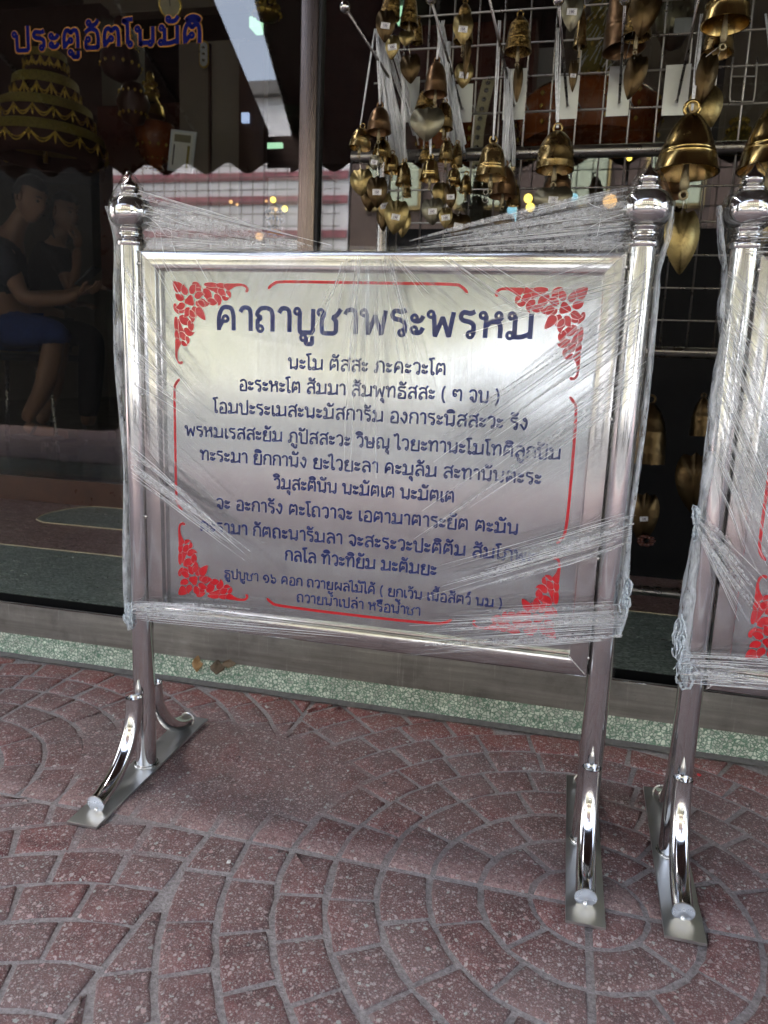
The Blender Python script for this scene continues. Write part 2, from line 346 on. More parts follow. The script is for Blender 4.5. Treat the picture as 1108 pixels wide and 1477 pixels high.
# ------------------------------------------------------------------ mesh helpers
def link(o, parent=None, **p):
    COL.objects.link(o)
    if parent is not None: o.parent = parent
    for k, v in p.items(): o[k] = v
    return o
def mesh_obj(name, verts, faces, mat, parent=None, smooth=False, uvs=None, **p):
    me = bpy.data.meshes.new(name); me.from_pydata([tuple(v) for v in verts], [], faces)
    if mat is not None: me.materials.append(mat)
    if smooth:
        me.polygons.foreach_set('use_smooth', [True]*len(me.polygons))
    if uvs:
        ul = me.uv_layers.new(name='UVMap')
        for lp in me.loops: ul.data[lp.index].uv = uvs[lp.vertex_index]
    me.update()
    return link(bpy.data.objects.new(name, me), parent, **p)
class MB:
    def __init__(s): s.v = []; s.f = []; s.uv = []
    def add(s, vs, fs):
        k = len(s.v); s.v += [tuple(x) for x in vs]; s.f += [tuple(i+k for i in f) for f in fs]
    def box(s, a, b, mtx=None, bev=0.0):
        x0, y0, z0 = a; x1, y1, z1 = b
        if bev <= 0:
            vs = [Vector((x, y, z)) for x in (x0, x1) for y in (y0, y1) for z in (z0, z1)]
            fs = [(0, 1, 3, 2), (4, 6, 7, 5), (0, 4, 5, 1), (2, 3, 7, 6), (0, 2, 6, 4), (1, 5, 7, 3)]
        else:
            bm = bmesh.new(); bmesh.ops.create_cube(bm, size=1)
            for q in bm.verts: q.co = Vector((x0+(q.co.x+.5)*(x1-x0), y0+(q.co.y+.5)*(y1-y0), z0+(q.co.z+.5)*(z1-z0)))
            bmesh.ops.bevel(bm, geom=bm.edges[:], offset=bev, segments=2, affect='EDGES', profile=.7)
            bm.verts.index_update(); vs = [q.co.copy() for q in bm.verts]; fs = [tuple(q.index for q in f.verts) for f in bm.faces]; bm.free()
        if mtx is not None: vs = [mtx @ q for q in vs]
        s.add(vs, fs); return s
    def lathe(s, prof, c=(0, 0, 0), n=24, mtx=None, cap=False):
        vs = []; fs = []
        for r, z in prof:
            for i in range(n):
                a = 2*PI*i/n; vs.append(Vector((c[0]+r*math.cos(a), c[1]+r*math.sin(a), c[2]+z)))
        for j in range(len(prof)-1):
            for i in range(n):
                k = (i+1) % n; fs.append((j*n+i, j*n+k, (j+1)*n+k, (j+1)*n+i))
        if cap: fs.append(tuple(range(n))[::-1]); fs.append(tuple((len(prof)-1)*n+i for i in range(n)))
        if mtx is not None: vs = [mtx @ q for q in vs]
        s.add(vs, fs); return s
    def tube(s, pts, r, n=8, cap=True, rs=None):
        pts = [Vector(p) for p in pts]; vs = []; fs = []
        t0 = (pts[1]-pts[0]).normalized(); up = Vector((0, 0, 1)) if abs(t0.z) < .9 else Vector((1, 0, 0))
        nrm = t0.cross(up).normalized()
        for i, p in enumerate(pts):
            t = (pts[min(i+1, len(pts)-1)]-pts[max(i-1, 0)])
            if t.length < 1e-9: t = t0
            t.normalize(); nrm = (nrm-t*nrm.dot(t))
            if nrm.length < 1e-6: nrm = t.orthogonal()
            nrm.normalize(); bn = t.cross(nrm); rr = rs[i] if rs else r
            for k in range(n):
                a = 2*PI*k/n; vs.append(p+(nrm*math.cos(a)+bn*math.sin(a))*rr)
        for i in range(len(pts)-1):
            for k in range(n):
                q = (k+1) % n; fs.append((i*n+k, i*n+q, (i+1)*n+q, (i+1)*n+k))
        if cap: fs.append(tuple(range(n))[::-1]); fs.append(tuple((len(pts)-1)*n+k for k in range(n)))
        s.add(vs, fs); return s
    def prism(s, poly, y0, y1, plane='xz'):
        n = len(poly); P = (lambda a, b, c: Vector((a, c, b))) if plane == 'xz' else (lambda a, b, c: Vector((a, b, c)))
        vs = [P(a, b, y0) for a, b in poly]+[P(a, b, y1) for a, b in poly]
        fs = [tuple(range(n)), tuple(range(2*n-1, n-1, -1))]+[(i, (i+1) % n+0, (i+1) % n+n, i+n) for i in range(n)]
        s.add(vs, fs); return s
    def build(s, name, mat, parent=None, smooth=False, angle=None, **p):
        o = mesh_obj(name, s.v, s.f, mat, parent, smooth, **p)
        bm = bmesh.new(); bm.from_mesh(o.data); bmesh.ops.recalc_face_normals(bm, faces=bm.faces)
        if angle is not None:
            for e in bm.edges:
                if len(e.link_faces) == 2 and e.calc_face_angle(0) > angle: e.smooth = False
            for f in bm.faces: f.smooth = True
        bm.to_mesh(o.data); bm.free(); return o
def empty(name, loc=(0, 0, 0), **p):
    o = bpy.data.objects.new(name, None); o.empty_display_size = .05; o.location = loc
    return link(o, None, **p)
def copy_tree(o, parent=None, n=0):
    c = o.copy(); COL.objects.link(c); c.parent = parent
    for ch in list(o.children):
        if n < 2: copy_tree(ch, c, n+1)
    return c
def offset_poly(p, d):
    "push a closed 2-D polygon outward (d > 0) when it runs counter-clockwise"
    n = len(p); out = []
    for i in range(n):
        a, b, c = p[i-1], p[i], p[(i+1) % n]
        e1 = (b[0]-a[0], b[1]-a[1]); e2 = (c[0]-b[0], c[1]-b[1])
        l1 = math.hypot(*e1) or 1e-9; l2 = math.hypot(*e2) or 1e-9
        n1 = (e1[1]/l1, -e1[0]/l1); n2 = (e2[1]/l2, -e2[0]/l2)
        mx, my = n1[0]+n2[0], n1[1]+n2[1]; ml = math.hypot(mx, my)
        if ml < .35: mx, my, k = n1[0], n1[1], 1.
        else:
            mx /= ml; my /= ml; k = min(1.7, 1/max(.35, mx*n1[0]+my*n1[1]))
        out.append((b[0]+mx*d*k, b[1]+my*d*k))
    return out
def area(p): return .5*sum(p[i-1][0]*p[i][1]-p[i][0]*p[i-1][1] for i in range(len(p)))
def inside(q, p):
    r = False; j = len(p)-1
    for i in range(len(p)):
        if (p[i][1] > q[1]) != (p[j][1] > q[1]) and q[0] < (p[j][0]-p[i][0])*(q[1]-p[i][1])/(p[j][1]-p[i][1])+p[i][0]: r = not r
        j = i
    return r

# ------------------------------------------------------------------ ground: pavement of fan-laid setts
ZB = -.0050
def wear(x, y):
    "how far the joints are worn smooth, 0..1"
    n = noise.noise(Vector((x*5, y*5, 3.1)))
    a = max(0, 1-((x-.10)/.36)**2-((y-.05)/.2)**2)
    b = .3*max(0, 1-((x-.9)/.28)**2-((y-.0)/.2)**2)
    c = .3*max(0, 1-((x-.55)/.5)**2-((y+.09)/.07)**2)
    d = .5*max(0, 1-((x+.05)/.3)**2-((y+.2)/.07)**2)
    v = max(a*1.9, b, c, d)+n*.35*(1 if max(a, b, c, d) > 0 else 0)
    return max(0., min(1., v))
GX0, GX1, GY0, GY1 = -1.2, 1.9, -1.5, .386
nx, ny = 156, 95
vs = []; wr = []
for j in range(ny+1):
    for i in range(nx+1):
        x = GX0+(GX1-GX0)*i/nx; y = GY0+(GY1-GY0)*j/ny; wv = wear(x, y)
        vs.append((x, y, ZB+wv*.0052+.0006*noise.noise(Vector((x*30, y*30, 0))))); wr.append(min(1, wv*1.25))
fs = [(j*(nx+1)+i, j*(nx+1)+i+1, (j+1)*(nx+1)+i+1, (j+1)*(nx+1)+i) for j in range(ny) for i in range(nx)]
pav = mesh_obj('pavement', vs, fs, MAT['mortar'], None, True, kind='structure')
at_ = pav.data.attributes.new('wear', 'FLOAT', 'POINT')
at_.data.foreach_set('value', wr)

def clip_rect(p, x0, y0, x1, y1):
    for ax, lim, sg in ((0, x0, 1), (0, x1, -1), (1, y0, 1), (1, y1, -1)):
        out = []
        for i in range(len(p)):
            a, b = p[i-1], p[i]; da = (a[ax]-lim)*sg; db = (b[ax]-lim)*sg
            if (da >= 0) != (db >= 0):
                t = da/(da-db); out.append((a[0]+(b[0]-a[0])*t, a[1]+(b[1]-a[1])*t))
            if db >= 0: out.append(b)
        p = out
        if len(p) < 3: return []
    q = [p[0]]
    for a in p[1:]:
        if math.hypot(a[0]-q[-1][0], a[1]-q[-1][1]) > .003: q.append(a)
    if len(q) > 2 and math.hypot(q[0][0]-q[-1][0], q[0][1]-q[-1][1]) <= .003: q.pop()
    return q
setts = []; far_setts = MB()
def sett_geo(poly):
    "rounded top stone from a counter-clockwise outline, in local coordinates"
    cx = sum(p[0] for p in poly)/len(poly); cyy = sum(p[1] for p in poly)/len(poly)
    lv = [( 0, ZB-.004), (-.0014, -.0028), (-.0034, -.0009), (-.0075, 0.)]
    tilt = (R.gauss(0, .008), R.gauss(0, .008)); dz = R.uniform(-.0010, .0005)
    V = []; n = len(poly)
    for off, z in lv:
        q = offset_poly(poly, off) if off else poly
        for p in q:
            x, y = p[0]-cx, p[1]-cyy
            V.append((x, y, z+dz+(x*tilt[0]+y*tilt[1] if z > -.005 else 0)+(noise.noise(Vector((p[0]*90, p[1]*90, 1)))*.0007 if z > -.005 else 0)))
    V.append((0, 0, dz+.0004)); top = len(V)-1
    Fc = []
    for L in range(len(lv)-1):
        for i in range(n):
            j = (i+1) % n; Fc.append((L*n+i, L*n+j, (L+1)*n+j, (L+1)*n+i))
    k = (len(lv)-1)*n
    for i in range(n): Fc.append((k+i, k+(i+1) % n, top))
    return cx, cyy, V, Fc
def tile(x0, y0, cx, cyy, individual):
    J = .0036
    for k in range(0, 12):
        r0 = (.0083+.0745*(k-1)) if k > 0 else 0; r1 = .0083+.0745*k
        if k == 0: continue
        if r0 < 0: r0 = .0
        if r0 > .86: break
        sgx = 1 if cx < x0+.3 else -1; sgy = 1 if cyy < y0+.3 else -1
        nseg = {1: 1, 2: 2, 3: 3, 4: 4, 5: 6, 6: 7, 7: 8, 8: 9}.get(k, 10)
        ph = R.uniform(-.12, .12) if k > 1 else 0
        cuts = [0]+[max(.03, min(.97, (q+ph+R.uniform(-.06, .06))/nseg)) for q in range(1, nseg)]+[1]
        for q in range(nseg):
            a0, a1 = cuts[q]*PI/2, cuts[q+1]*PI/2
            ri, ro = r0+J, r1-J
            if a1-a0 < .02: continue
            poly = []
            m_ = 3 if k > 1 else 4
            for t in range(m_+1):
                A = a0+(a1-a0)*t/m_; dd = J/ro; A = min(max(A, a0+dd), a1-dd)
                poly.append((ro*math.cos(A), ro*math.sin(A)))
            for t in range(m_, -1, -1):
                A = a0+(a1-a0)*t/m_; dd = J/max(ri, .02); A = min(max(A, a0+dd), a1-dd)
                poly.append((ri*math.cos(A), ri*math.sin(A)))
            poly = [(cx+sgx*p[0]+R.gauss(0, .0013), cyy+sgy*p[1]+R.gauss(0, .0013)) for p in poly]
            poly = clip_rect(poly, x0+.0045, y0+.0045, x0+.5955, min(y0+.5955, .372))
            if len(poly) < 3: continue
            if area(poly) < 0: poly = poly[::-1]
            per = sum(math.hypot(poly[i][0]-poly[i-1][0], poly[i][1]-poly[i-1][1]) for i in range(len(poly)))
            if area(poly) < .0009 or area(poly)/per**2 < .036: continue
            g = sett_geo(poly)
            if individual(g[0], g[1]): setts.append((g, poly))
            else:
                far_setts.add([(v[0]+g[0], v[1]+g[1], v[2]) for v in g[2]], g[3])
def in_view(x, y):
    d = Vector((x, y, 0))-CAM; z = d.dot(FWD)
    if z < .1: return False
    u = 554+F_PX*d.dot(RIGHT)/z; v_ = 738.5-F_PX*d.dot(UP)/z
    return -45 < u < 1153 and v_ < 1530
for ix in range(-2, 3):
    for iy in range(-2, 2):
        x0, y0 = .203+.6*(ix-0), -.15+.6*(iy)
        if x0 > 1.9 or x0 < -1.2 or y0 > .4: continue
        # fan centres: c1 lattice (.803,-.15)+1.2n, c2 lattice (.203,.45)+1.2n
        cand = []
        for a_ in (x0, x0+.6):
            for b_ in (y0, y0+.6):
                u = round((a_-.803)/.6); v_ = round((b_+.15)/.6)
                if u % 2 == 0 and v_ % 2 == 0: cand.append((0, a_, b_))
                if u % 2 != 0 and v_ % 2 != 0: cand.append((1, a_, b_))
        cand.sort(); use = cand[0]
        if abs(x0+.397) < .01 and abs(y0+.75) < .01: use = cand[1]
        tile(x0, y0, use[1], use[2], in_view)
setts.sort(key=lambda g: (Vector((g[0][0], g[0][1], 0))-CAM).length)
for i, (g, poly) in enumerate(setts):
    if i >= 295:
        far_setts.add([(v[0]+g[0], v[1]+g[1], v[2]) for v in g[2]], g[3]); continue
    o = mesh_obj('sett', g[2], g[3], MAT['sett'], pav, True); o.location = (g[0], g[1], 0)
    wv = wear(g[0], g[1])
for (g, poly) in setts: pass
o = far_setts.build('worn_setts', MAT['sett'], pav, True); o['kind'] = 'stuff'
print('setts', len(setts))
# grey cement fillet at the foot of the kerb
mb = MB(); q = []
for i in range(120):
    x = -1.2+3.1*i/119; q.append((x, .372+.006*noise.noise(Vector((x*9, 0, 0))), ZB+.0055+.0015*noise.noise(Vector((x*20, 5, 0)))))
vs = q+[(a[0], .3885, .005) for a in q]; mb.add(vs, [(i, i+1, 120+i+1, 120+i) for i in range(119)])
mb.build('cement_fillet', simple('grey_cement', (.15, .14, .135), .85, 0, .3, 70, bump=.002), pav, True)

# surrounding ground
mb = MB(); mb.box((-14, -3.4, -.06), (-1.2, .386, -.004)); mb.box((1.9, -3.4, -.06), (14, .386, -.004)); mb.box((-1.2, -3.4, -.06), (1.9, -1.5, -.004))
mb.build('pavement_beyond', MAT['paving_far'], None, kind='structure')
mb = MB(); mb.box((-14, -3.55, -.3), (14, -3.4, -.002)); mb.build('pavement_kerb', MAT['kerb_paint'], None, kind='structure')
mb = MB(); mb.box((-60, -9.0, -.5), (60, -3.55, -.14)); mb.build('road', MAT['asphalt'], None, kind='structure')
mb = MB(); mb.box((-60, -12, -.3), (60, -9.0, -.02)); mb.build('opposite_pavement', MAT['kerb_paint'], None, kind='structure')
mb = MB(); mb.box((-150, -150, -.7), (150, 150, -.62)); mb.build('ground', MAT['asphalt'], None, kind='structure')

# ------------------------------------------------------------------ shop platform
def tagged(o, label, cat, group=None):
    o['label'] = label; o['category'] = cat
    if group: o['group'] = group
    return o
mb = MB(); mb.box((-6, .389, -.1), (6, .47, .058)); kb = mb.build('terrazzo_kerb', MAT['terrazzo_kerb'], None, kind='structure')
bmx = [(-6, .8), (.8, 6)]
mb = MB(); mb.box((-6, .3865, .058), (6, .402, .1365), bev=.0015); bo = mb.build('threshold_beam', MAT['beam'], None, kind='structure', angle=.6)
mb = MB(); mb.box((-6, .3858, .1368), (6, .3895, .1382)); mb.build('beam_lip', MAT['frame'], bo)
mb = MB(); mb.box((-6, .402, .058), (6, .452, .085)); mb.box((-6, .4515, .0855), (6, .4548, .1385)); mb.build('shutter_track', MAT['track_and_blocker'], None, kind='structure')
mb = MB(); mb.box((-6, .455, -.1), (6, .895, .140)); fl = mb.build('platform_floor', MAT['terrazzo_green'], None, kind='structure')
# red terrazzo field with a rounded corner and green border inside it
mb = MB(); mb.box((-6, .8985, -.1), (6, 1.60, .1398)); mb.build('platform_red_floor', MAT['terrazzo_red'], fl)
mb = MB(); mb.box((-6, .895, -.1), (6, .8985, .1415)); mb.build('divider_strip', MAT['cream'], fl)
# curved green inset
cx_, cy_ = -1.02, 1.62
arc = [(-.25, 1.6), (-1.00, 1.6)]+[(-1.17+.10*math.cos(t)*1., 1.42+.18*math.sin(t)) for t in [PI/2+.0, PI*.6, PI*.72, PI*.85, PI, PI*1.15, PI*1.3, PI*1.5]]+[(-.6, 1.245), (-.25, 1.245)]
mb = MB(); mb.prism(arc[::-1], .1402, .1408, 'xy'); mb.build('green_inset', MAT['terrazzo_green'], fl)
ar2 = [(x_, y_, .1412) for x_, y_ in arc[1:]]
MB().tube(ar2, .0016, 6).build('brass_divider', MAT['cream'], fl)

# ------------------------------------------------------------------ glass doors
YG = 1.62
gd = empty('glass_shopfront', (0, YG, .14)); tagged(gd, 'glass shopfront with brown metal mullion behind the signs', 'shopfront')
def part(mb, name, mat, parent, **k):
    vs = [tuple(Vector(v)-parent.matrix_world.translation if False else Vector(v)-Vector(parent.location)) for v in mb.v]; mb.v = vs
    return mb.build(name, mat, parent, **k)
mb = MB(); mb.box((-4.5, YG-.02, .14), (3.5, YG+.02, .245), bev=.002); part(mb, 'bottom_rail', MAT['wood_dark'], gd)
mx0, mx1 = -.306, -.243
for (x0, x1) in ((-4.5, mx0), (mx1, 1.6), (1.602, 3.5)):
    mb = MB(); mb.box((x0, YG-.003, .245), (x1, YG+.003, 3.1)); part(mb, 'glass_pane', MAT['glass'], gd)
mb = MB(); mb.box((mx0, YG-.03, .14), (mx1, YG+.03, 3.1), bev=.003); part(mb, 'mullion', MAT['mullion'], gd, angle=.5)
mb = MB(); mb.box((mx1, YG-.024, .245), (mx1+.012, YG+.02, 3.1)); part(mb, 'rubber_seal', MAT['black'], gd)
mb = MB(); mb.box((1.05, YG+.01, .14), (1.12, YG+.05, 3.1)); part(mb, 'rear_post', MAT['black'], gd)
# facade above + sides
mb = MB(); mb.box((-6, YG-.1, 3.1), (6, YG+.3, 7)); mb.box((-6, .4, -.1), (-4.5, YG+.3, 3.1)); mb.box((3.5, .4, -.1), (6, YG+.3, 3.1))
tagged(mb.build('shop_building', MAT['wall_yellow']), 'shop building facade above and beside the glass front', 'building')

# ------------------------------------------------------------------ text engine (built-in font, no files)
def outlines(text, spacing=1.0):
    cu = bpy.data.curves.new('t', 'FONT'); cu.body = text; cu.size = 1; cu.space_character = spacing
    o = bpy.data.objects.new('t', cu); COL.objects.link(o); bpy.context.view_layer.update()
    c2 = o.to_curve(bpy.context.evaluated_depsgraph_get(), apply_modifiers=False)
    polys = []
    for sp_ in c2.splines:
        if sp_.type != 'BEZIER': continue
        bp = sp_.bezier_points; P = []
        n = len(bp)
        for i in range(n):
            a, b = bp[i], bp[(i+1) % n]
            p0, p1, p2, p3 = a.co, a.handle_right, b.co, b.handle_left
            p2, p3 = b.handle_left, b.co
            straight = (p1-p0).cross(p3-p0).length < 1e-5 and (p2-p0).cross(p3-p0).length < 1e-5
            K = 1 if straight else 5
            for k in range(K):
                t = k/K; u = 1-t
                q = p0*u**3+p1*3*u*u*t+p2*3*u*t*t+p3*t**3; P.append((q.x, q.y))
        Q = []
        for p in P:
            if not Q or math.hypot(p[0]-Q[-1][0], p[1]-Q[-1][1]) > .0015: Q.append(p)
        if len(Q) > 2 and math.hypot(Q[0][0]-Q[-1][0], Q[0][1]-Q[-1][1]) <= .0015: Q.pop()
        if len(Q) > 2: polys.append(Q)
    o.to_curve_clear(); bpy.data.objects.remove(o); bpy.data.curves.remove(cu)
    return polys
def text_width(t):
    ps = outlines(t); return max(p[0] for q in ps for p in q) if ps else 0
def fill_polys(polys, weight, zstep=.00002):
    "2-D outlines -> verts (x, y, layer) and triangles: the filled shape plus a band along its outline that thickens it"
    big = max(polys, key=lambda p: abs(area(p))); sg = 1 if area(big) > 0 else -1
    isole = lambda h: any(area(o)*area(h) < 0 and abs(area(o)) > abs(area(h)) and inside(h[0], o) for o in polys)
    holes = [p for p in polys if isole(p)]; outer = [p for p in polys if not isole(p)]
    V = []; Fc = []
    for i, p in enumerate(outer):
        loops = [[Vector((a, b, 0)) for a, b in p]]; hs_ = []
        for h in holes:
            if inside(h[0], p) and abs(area(h)) < abs(area(p)):
                if sum(1 for o2 in outer if inside(h[0], o2) and abs(area(o2)) < abs(area(p)) and abs(area(o2)) > abs(area(h))) == 0: hs_.append(h); loops.append([Vector((a, b, 0)) for a, b in h])
        k = len(V); flat = [v for L in loops for v in L]
        V += [(v.x, v.y, (i % 5)*zstep) for v in flat]
        for t in tessellate_polygon(loops): Fc.append((t[0]+k, t[1]+k, t[2]+k))
        for c in [p]+hs_:
            cc = c if area(c) > 0 else c[::-1]
            hole = c is not p; wv = min(weight, math.sqrt(abs(area(c))/PI)*.55) if hole else weight
            o_ = offset_poly(cc, 0 if hole else wv); i_ = offset_poly(cc, -wv if hole else -.004)
            n = len(cc)
            for j in range(n):
                j2 = (j+1) % n; z = (5+(j % 6))*zstep*.5+(i % 3)*zstep; k = len(V)
                V += [(*o_[j], z), (*o_[j2], z), (*i_[j2], z), (*i_[j], z)]; Fc.append((k, k+1, k+2, k+3))
    return V, Fc
def fix_winding(o):
    bm = bmesh.new(); bm.from_mesh(o.data)
    for f in bm.faces:
        if f.normal.y > 0: f.normal_flip()
    bm.to_mesh(o.data); bm.free()
def catmull(pts, closed=True, n=5):
    out = []; L = len(pts)
    rng = range(L) if closed else range(L-1)
    g = (lambda i: pts[i % L]) if closed else (lambda i: pts[max(0, min(L-1, i))])
    for i in rng:
        p0, p1, p2, p3 = g(i-1), g(i), g(i+1), g(i+2)
        for k in range(n):
            t = k/n
            out.append(tuple(.5*((2*p1[j])+(-p0[j]+p2[j])*t+(2*p0[j]-5*p1[j]+4*p2[j]-p3[j])*t*t+(-p0[j]+3*p1[j]-3*p2[j]+p3[j])*t**3) for j in range(len(p1))))
    if not closed: out.append(tuple(pts[-1]))
    return out
# Thai letters as pen strokes: advance | strokes; "x,y ..." smooth path, "*" after a point makes a corner, "oX,Y" a loop
GL = {
 'ก': '.72|.1,0* .1,.45* .24,.58* .08,.72 .2,.94 .42,1 .62,.9 .68,.65* .68,0',
 'ค': '.80|.12,0* .12,.55 .24,.92 .42,1 .62,.92 .70,.6* .70,0|o.38,.5|.29,.46 .12,.1',
 'ด': '.80|.12,0* .12,.55 .24,.92 .42,1 .62,.92 .70,.6* .70,0|o.40,.46|.31,.41 .12,.1',
 'ต': '.80|.12,0* .10,.5 .16,.9 .28,1 .41,.84* .55,1 .67,.9 .71,.5* .70,0|o.39,.44|.30,.39 .12,.1',
 'ถ': '.76|.1,.1* .1,.45* .24,.58* .08,.72 .2,.94 .42,1 .62,.9 .68,.65* .68,0|o.205,.11',
 'ภ': '.82|.22,.1* .22,.45* .34,.58* .18,.72 .3,.94 .5,1 .7,.9 .76,.65* .76,0|o.115,.11',
 'า': '.50|.05,.8 .13,.96 .27,1 .41,.92 .45,.7* .45,0',
 'บ': '.78|o.115,.89|.22,.89* .22,.1 .30,0* .66,0* .72,.1* .72,1',
 'ป': '.78|o.115,.89|.22,.89* .22,.1 .30,0* .66,0* .72,.1* .72,1.36',
 'พ': '.95|o.115,.89|.22,.87* .28,0* .53,.78* .76,0* .90,1',
 'ผ': '.88|o.26,.89|.155,.89* .155,0* .47,.5* .80,0* .80,1',
 'ช': '.84|o.10,.86|.2,.9 .24,.74 .16,.58 .16,.1 .24,0* .58,0 .68,.1* .68,.5* .56,.66* .70,.76 .86,1.02',
 'ม': '.88|o.16,.89|.275,.89* .275,.16|o.125,.12|.2,.07 .52,.08 .80,.22|.80,1* .80,0',
 'น': '.84|o.115,.89|.22,.89* .22,0* .30,.12 .54,.14|o.645,.11|.75,.1* .75,1',
 'ห': '.80|o.115,.89|.22,.89* .22,0|.22,.42 .34,.6 .50,.66 .66,.6 .72,.42* .72,0|o.64,.89|.745,.86 .68,.74 .48,.65',
 'ท': '.80|o.115,.89|.22,.89* .22,0|.22,.52 .38,.88 .54,1 .68,.93 .72,.75* .72,0',
 'ธ': '.76|.72,1.04 .55,.97 .28,1 .13,.86 .22,.70 .5,.64 .68,.52 .70,.3* .70,0* .15,0* .15,.3|o.255,.32',
 'ร': '.60|.56,1.04 .40,.96 .18,1 .08,.84 .16,.68 .38,.62 .52,.50 .53,.25* .53,.11|o.425,.11',
 'ะ': '.48|o.14,.72|.12,.61 .28,.60 .38,.66 .45,.82|o.14,.24|.12,.13 .28,.12 .38,.18 .45,.34',
 'ว': '.60|.06,.8 .18,.97 .36,1 .52,.88 .55,.55* .54,.11|o.435,.11',
 'ล': '.76|.1,.84 .24,.98 .42,1 .62,.9 .70,.6* .70,0|.70,.42 .52,.60 .28,.56 .13,.32 .13,.11|o.235,.11',
 'ส': '.76|.1,.84 .24,.98 .42,1 .62,.9 .70,.6* .70,0|.70,.42 .52,.60 .28,.56 .13,.32 .13,.11|o.235,.11|.56,.93 .68,1.02 .80,1.22',
 'อ': '.72|.12,.82 .26,.97 .44,1 .62,.86 .67,.5* .67,0* .15,0* .13,.42|o.24,.46',
 'ย': '.78|o.28,.88|.19,.93 .10,.80 .16,.62 .36,.55* .18,.46 .14,.3* .14,0* .72,0* .72,1',
 'ง': '.60|o.36,.88|.46,.9 .52,.65 .46,.25 .36,0* .06,.48',
 'จ': '.66|.06,.82 .2,.97 .40,1 .57,.85 .61,.45 .55,0* .36,0* .36,.22|o.25,.28',
 'ณ': '1.14|.1,.1* .1,.45* .24,.58* .08,.72 .2,.94 .38,1 .54,.9 .6,.65* .6,0* .68,.12 .84,.14|o.205,.11|o.945,.11|1.05,.1* 1.05,1',
 'ษ': '.84|o.115,.89|.22,.89* .22,.1 .30,0* .66,0* .72,.1* .72,1|o.46,.44|.55,.40 .72,.46 .86,.66',
 'ำ': '.50|.05,.8 .13,.96 .27,1 .41,.92 .45,.7* .45,0|o-.16,1.30',
 'ิ': '0|-.64,1.2 -.56,1.34 -.36,1.42 -.16,1.34 -.08,1.2* -.36,1.2* -.64,1.2',
 'ี': '0|-.64,1.2 -.56,1.34 -.36,1.42 -.16,1.34 -.08,1.2* -.36,1.2* -.64,1.2|-.08,1.2 -.08,1.56',
 'ื': '0|-.64,1.2 -.56,1.34 -.36,1.42 -.16,1.34 -.08,1.2* -.36,1.2* -.64,1.2|-.08,1.2 -.08,1.56|-.24,1.34 -.24,1.56',
 'ั': '0|o-.44,1.34|-.46,1.23 -.26,1.22 -.14,1.28 -.04,1.48',
 'ุ': '0|o-.19,-.24|-.085,-.22* -.085,-.56',
 'ู': '0|o-.42,-.22|-.315,-.2* -.315,-.48* -.085,-.48* -.085,-.14',
 '่': '0|-.12,1.22* -.12,1.50',
 '้': '0|o-.40,1.40|-.40,1.29 -.25,1.24 -.14,1.30 -.02,1.50',
 '์': '0|o-.22,1.32|-.28,1.42 -.16,1.54 .02,1.56',
 'เ': '.30|.12,1* .12,.11|o.225,.11',
 'โ': '.36|.17,.11* .17,1.06 .14,1.22 -.03,1.36* .16,1.42 .40,1.44|o.275,.11',
 'ไ': '.34|.17,.11* .17,1.24 .12,1.42 .03,1.44 -.06,1.30 -.12,1.28 -.18,1.42|o.275,.11',
 '๓': '.80|o.24,.50|.13,.46 .10,.78 .22,.97 .38,.80* .54,.98 .70,.88 .73,.6* .72,0',
 '๑': '.76|.30,.0 .58,.04 .70,.38 .60,.80 .36,.92 .12,.68 .14,.42|o.26,.40',
 '๖': '.76|o.26,.20|.16,.14 .36,-.01 .60,.12 .67,.42 .52,.68 .30,.62 .22,.72 .12,1.12',
 '(': '.34|.30,1.25 .14,.9 .10,.5 .14,.1 .30,-.25', ')': '.34|.06,1.25 .22,.9 .26,.5 .22,.1 .06,-.25', ' ': '.30|'}
ABOVE = 'ิีืั'
def pen_text(text, bw, bh, th):
    "Thai text as (list of centre lines, list of loops, width); bw, bh: width and height scale of the letter body"
    x = 0; paths = []; loops = []
    for i, ch in enumerate(text):
        adv, *st = GL[ch].split('|'); adv = float(adv); dy = 0; dx = 0
        if ch in '้่์' and (i and text[i-1] in ABOVE or i+1 < len(text) and text[i+1] == 'ำ'): dy = .30; dx = .06
        j = i-1
        while j >= 0 and text[j] in ABOVE+'ุู้่์': j -= 1
        if adv == 0 and j >= 0 and text[j] == 'ป' and ch not in 'ุู': dx = -.22
        ox = x if adv else x-.12
        for s_ in st:
            if s_.startswith('o'):
                a, b = s_[1:].split(','); loops.append(((ox+float(a)+dx)*bw, (float(b)+dy)*bh)); continue
            P = []; K = []
            for q in s_.split():
                c = q.endswith('*'); a, b = q.rstrip('*').split(','); P.append(((ox+float(a)+dx)*bw, (float(b)+dy)*bh)); K.append(c)
            if len(P) < 2: continue
            # split into smooth runs at the corners, keep one polyline
            out = []; run = [P[0]]
            for p, k in zip(P[1:], K[1:]):
                run.append(p)
                if k: out += (catmull(run, False, 4) if len(run) > 2 else run)[(1 if out else 0):]; run = [p]
            if len(run) > 1: out += (catmull(run, False, 4) if len(run) > 2 else run)[(1 if out else 0):]
            paths.append(out)
        if adv: x += adv+.12
    return paths, loops, (x-.12)*bw
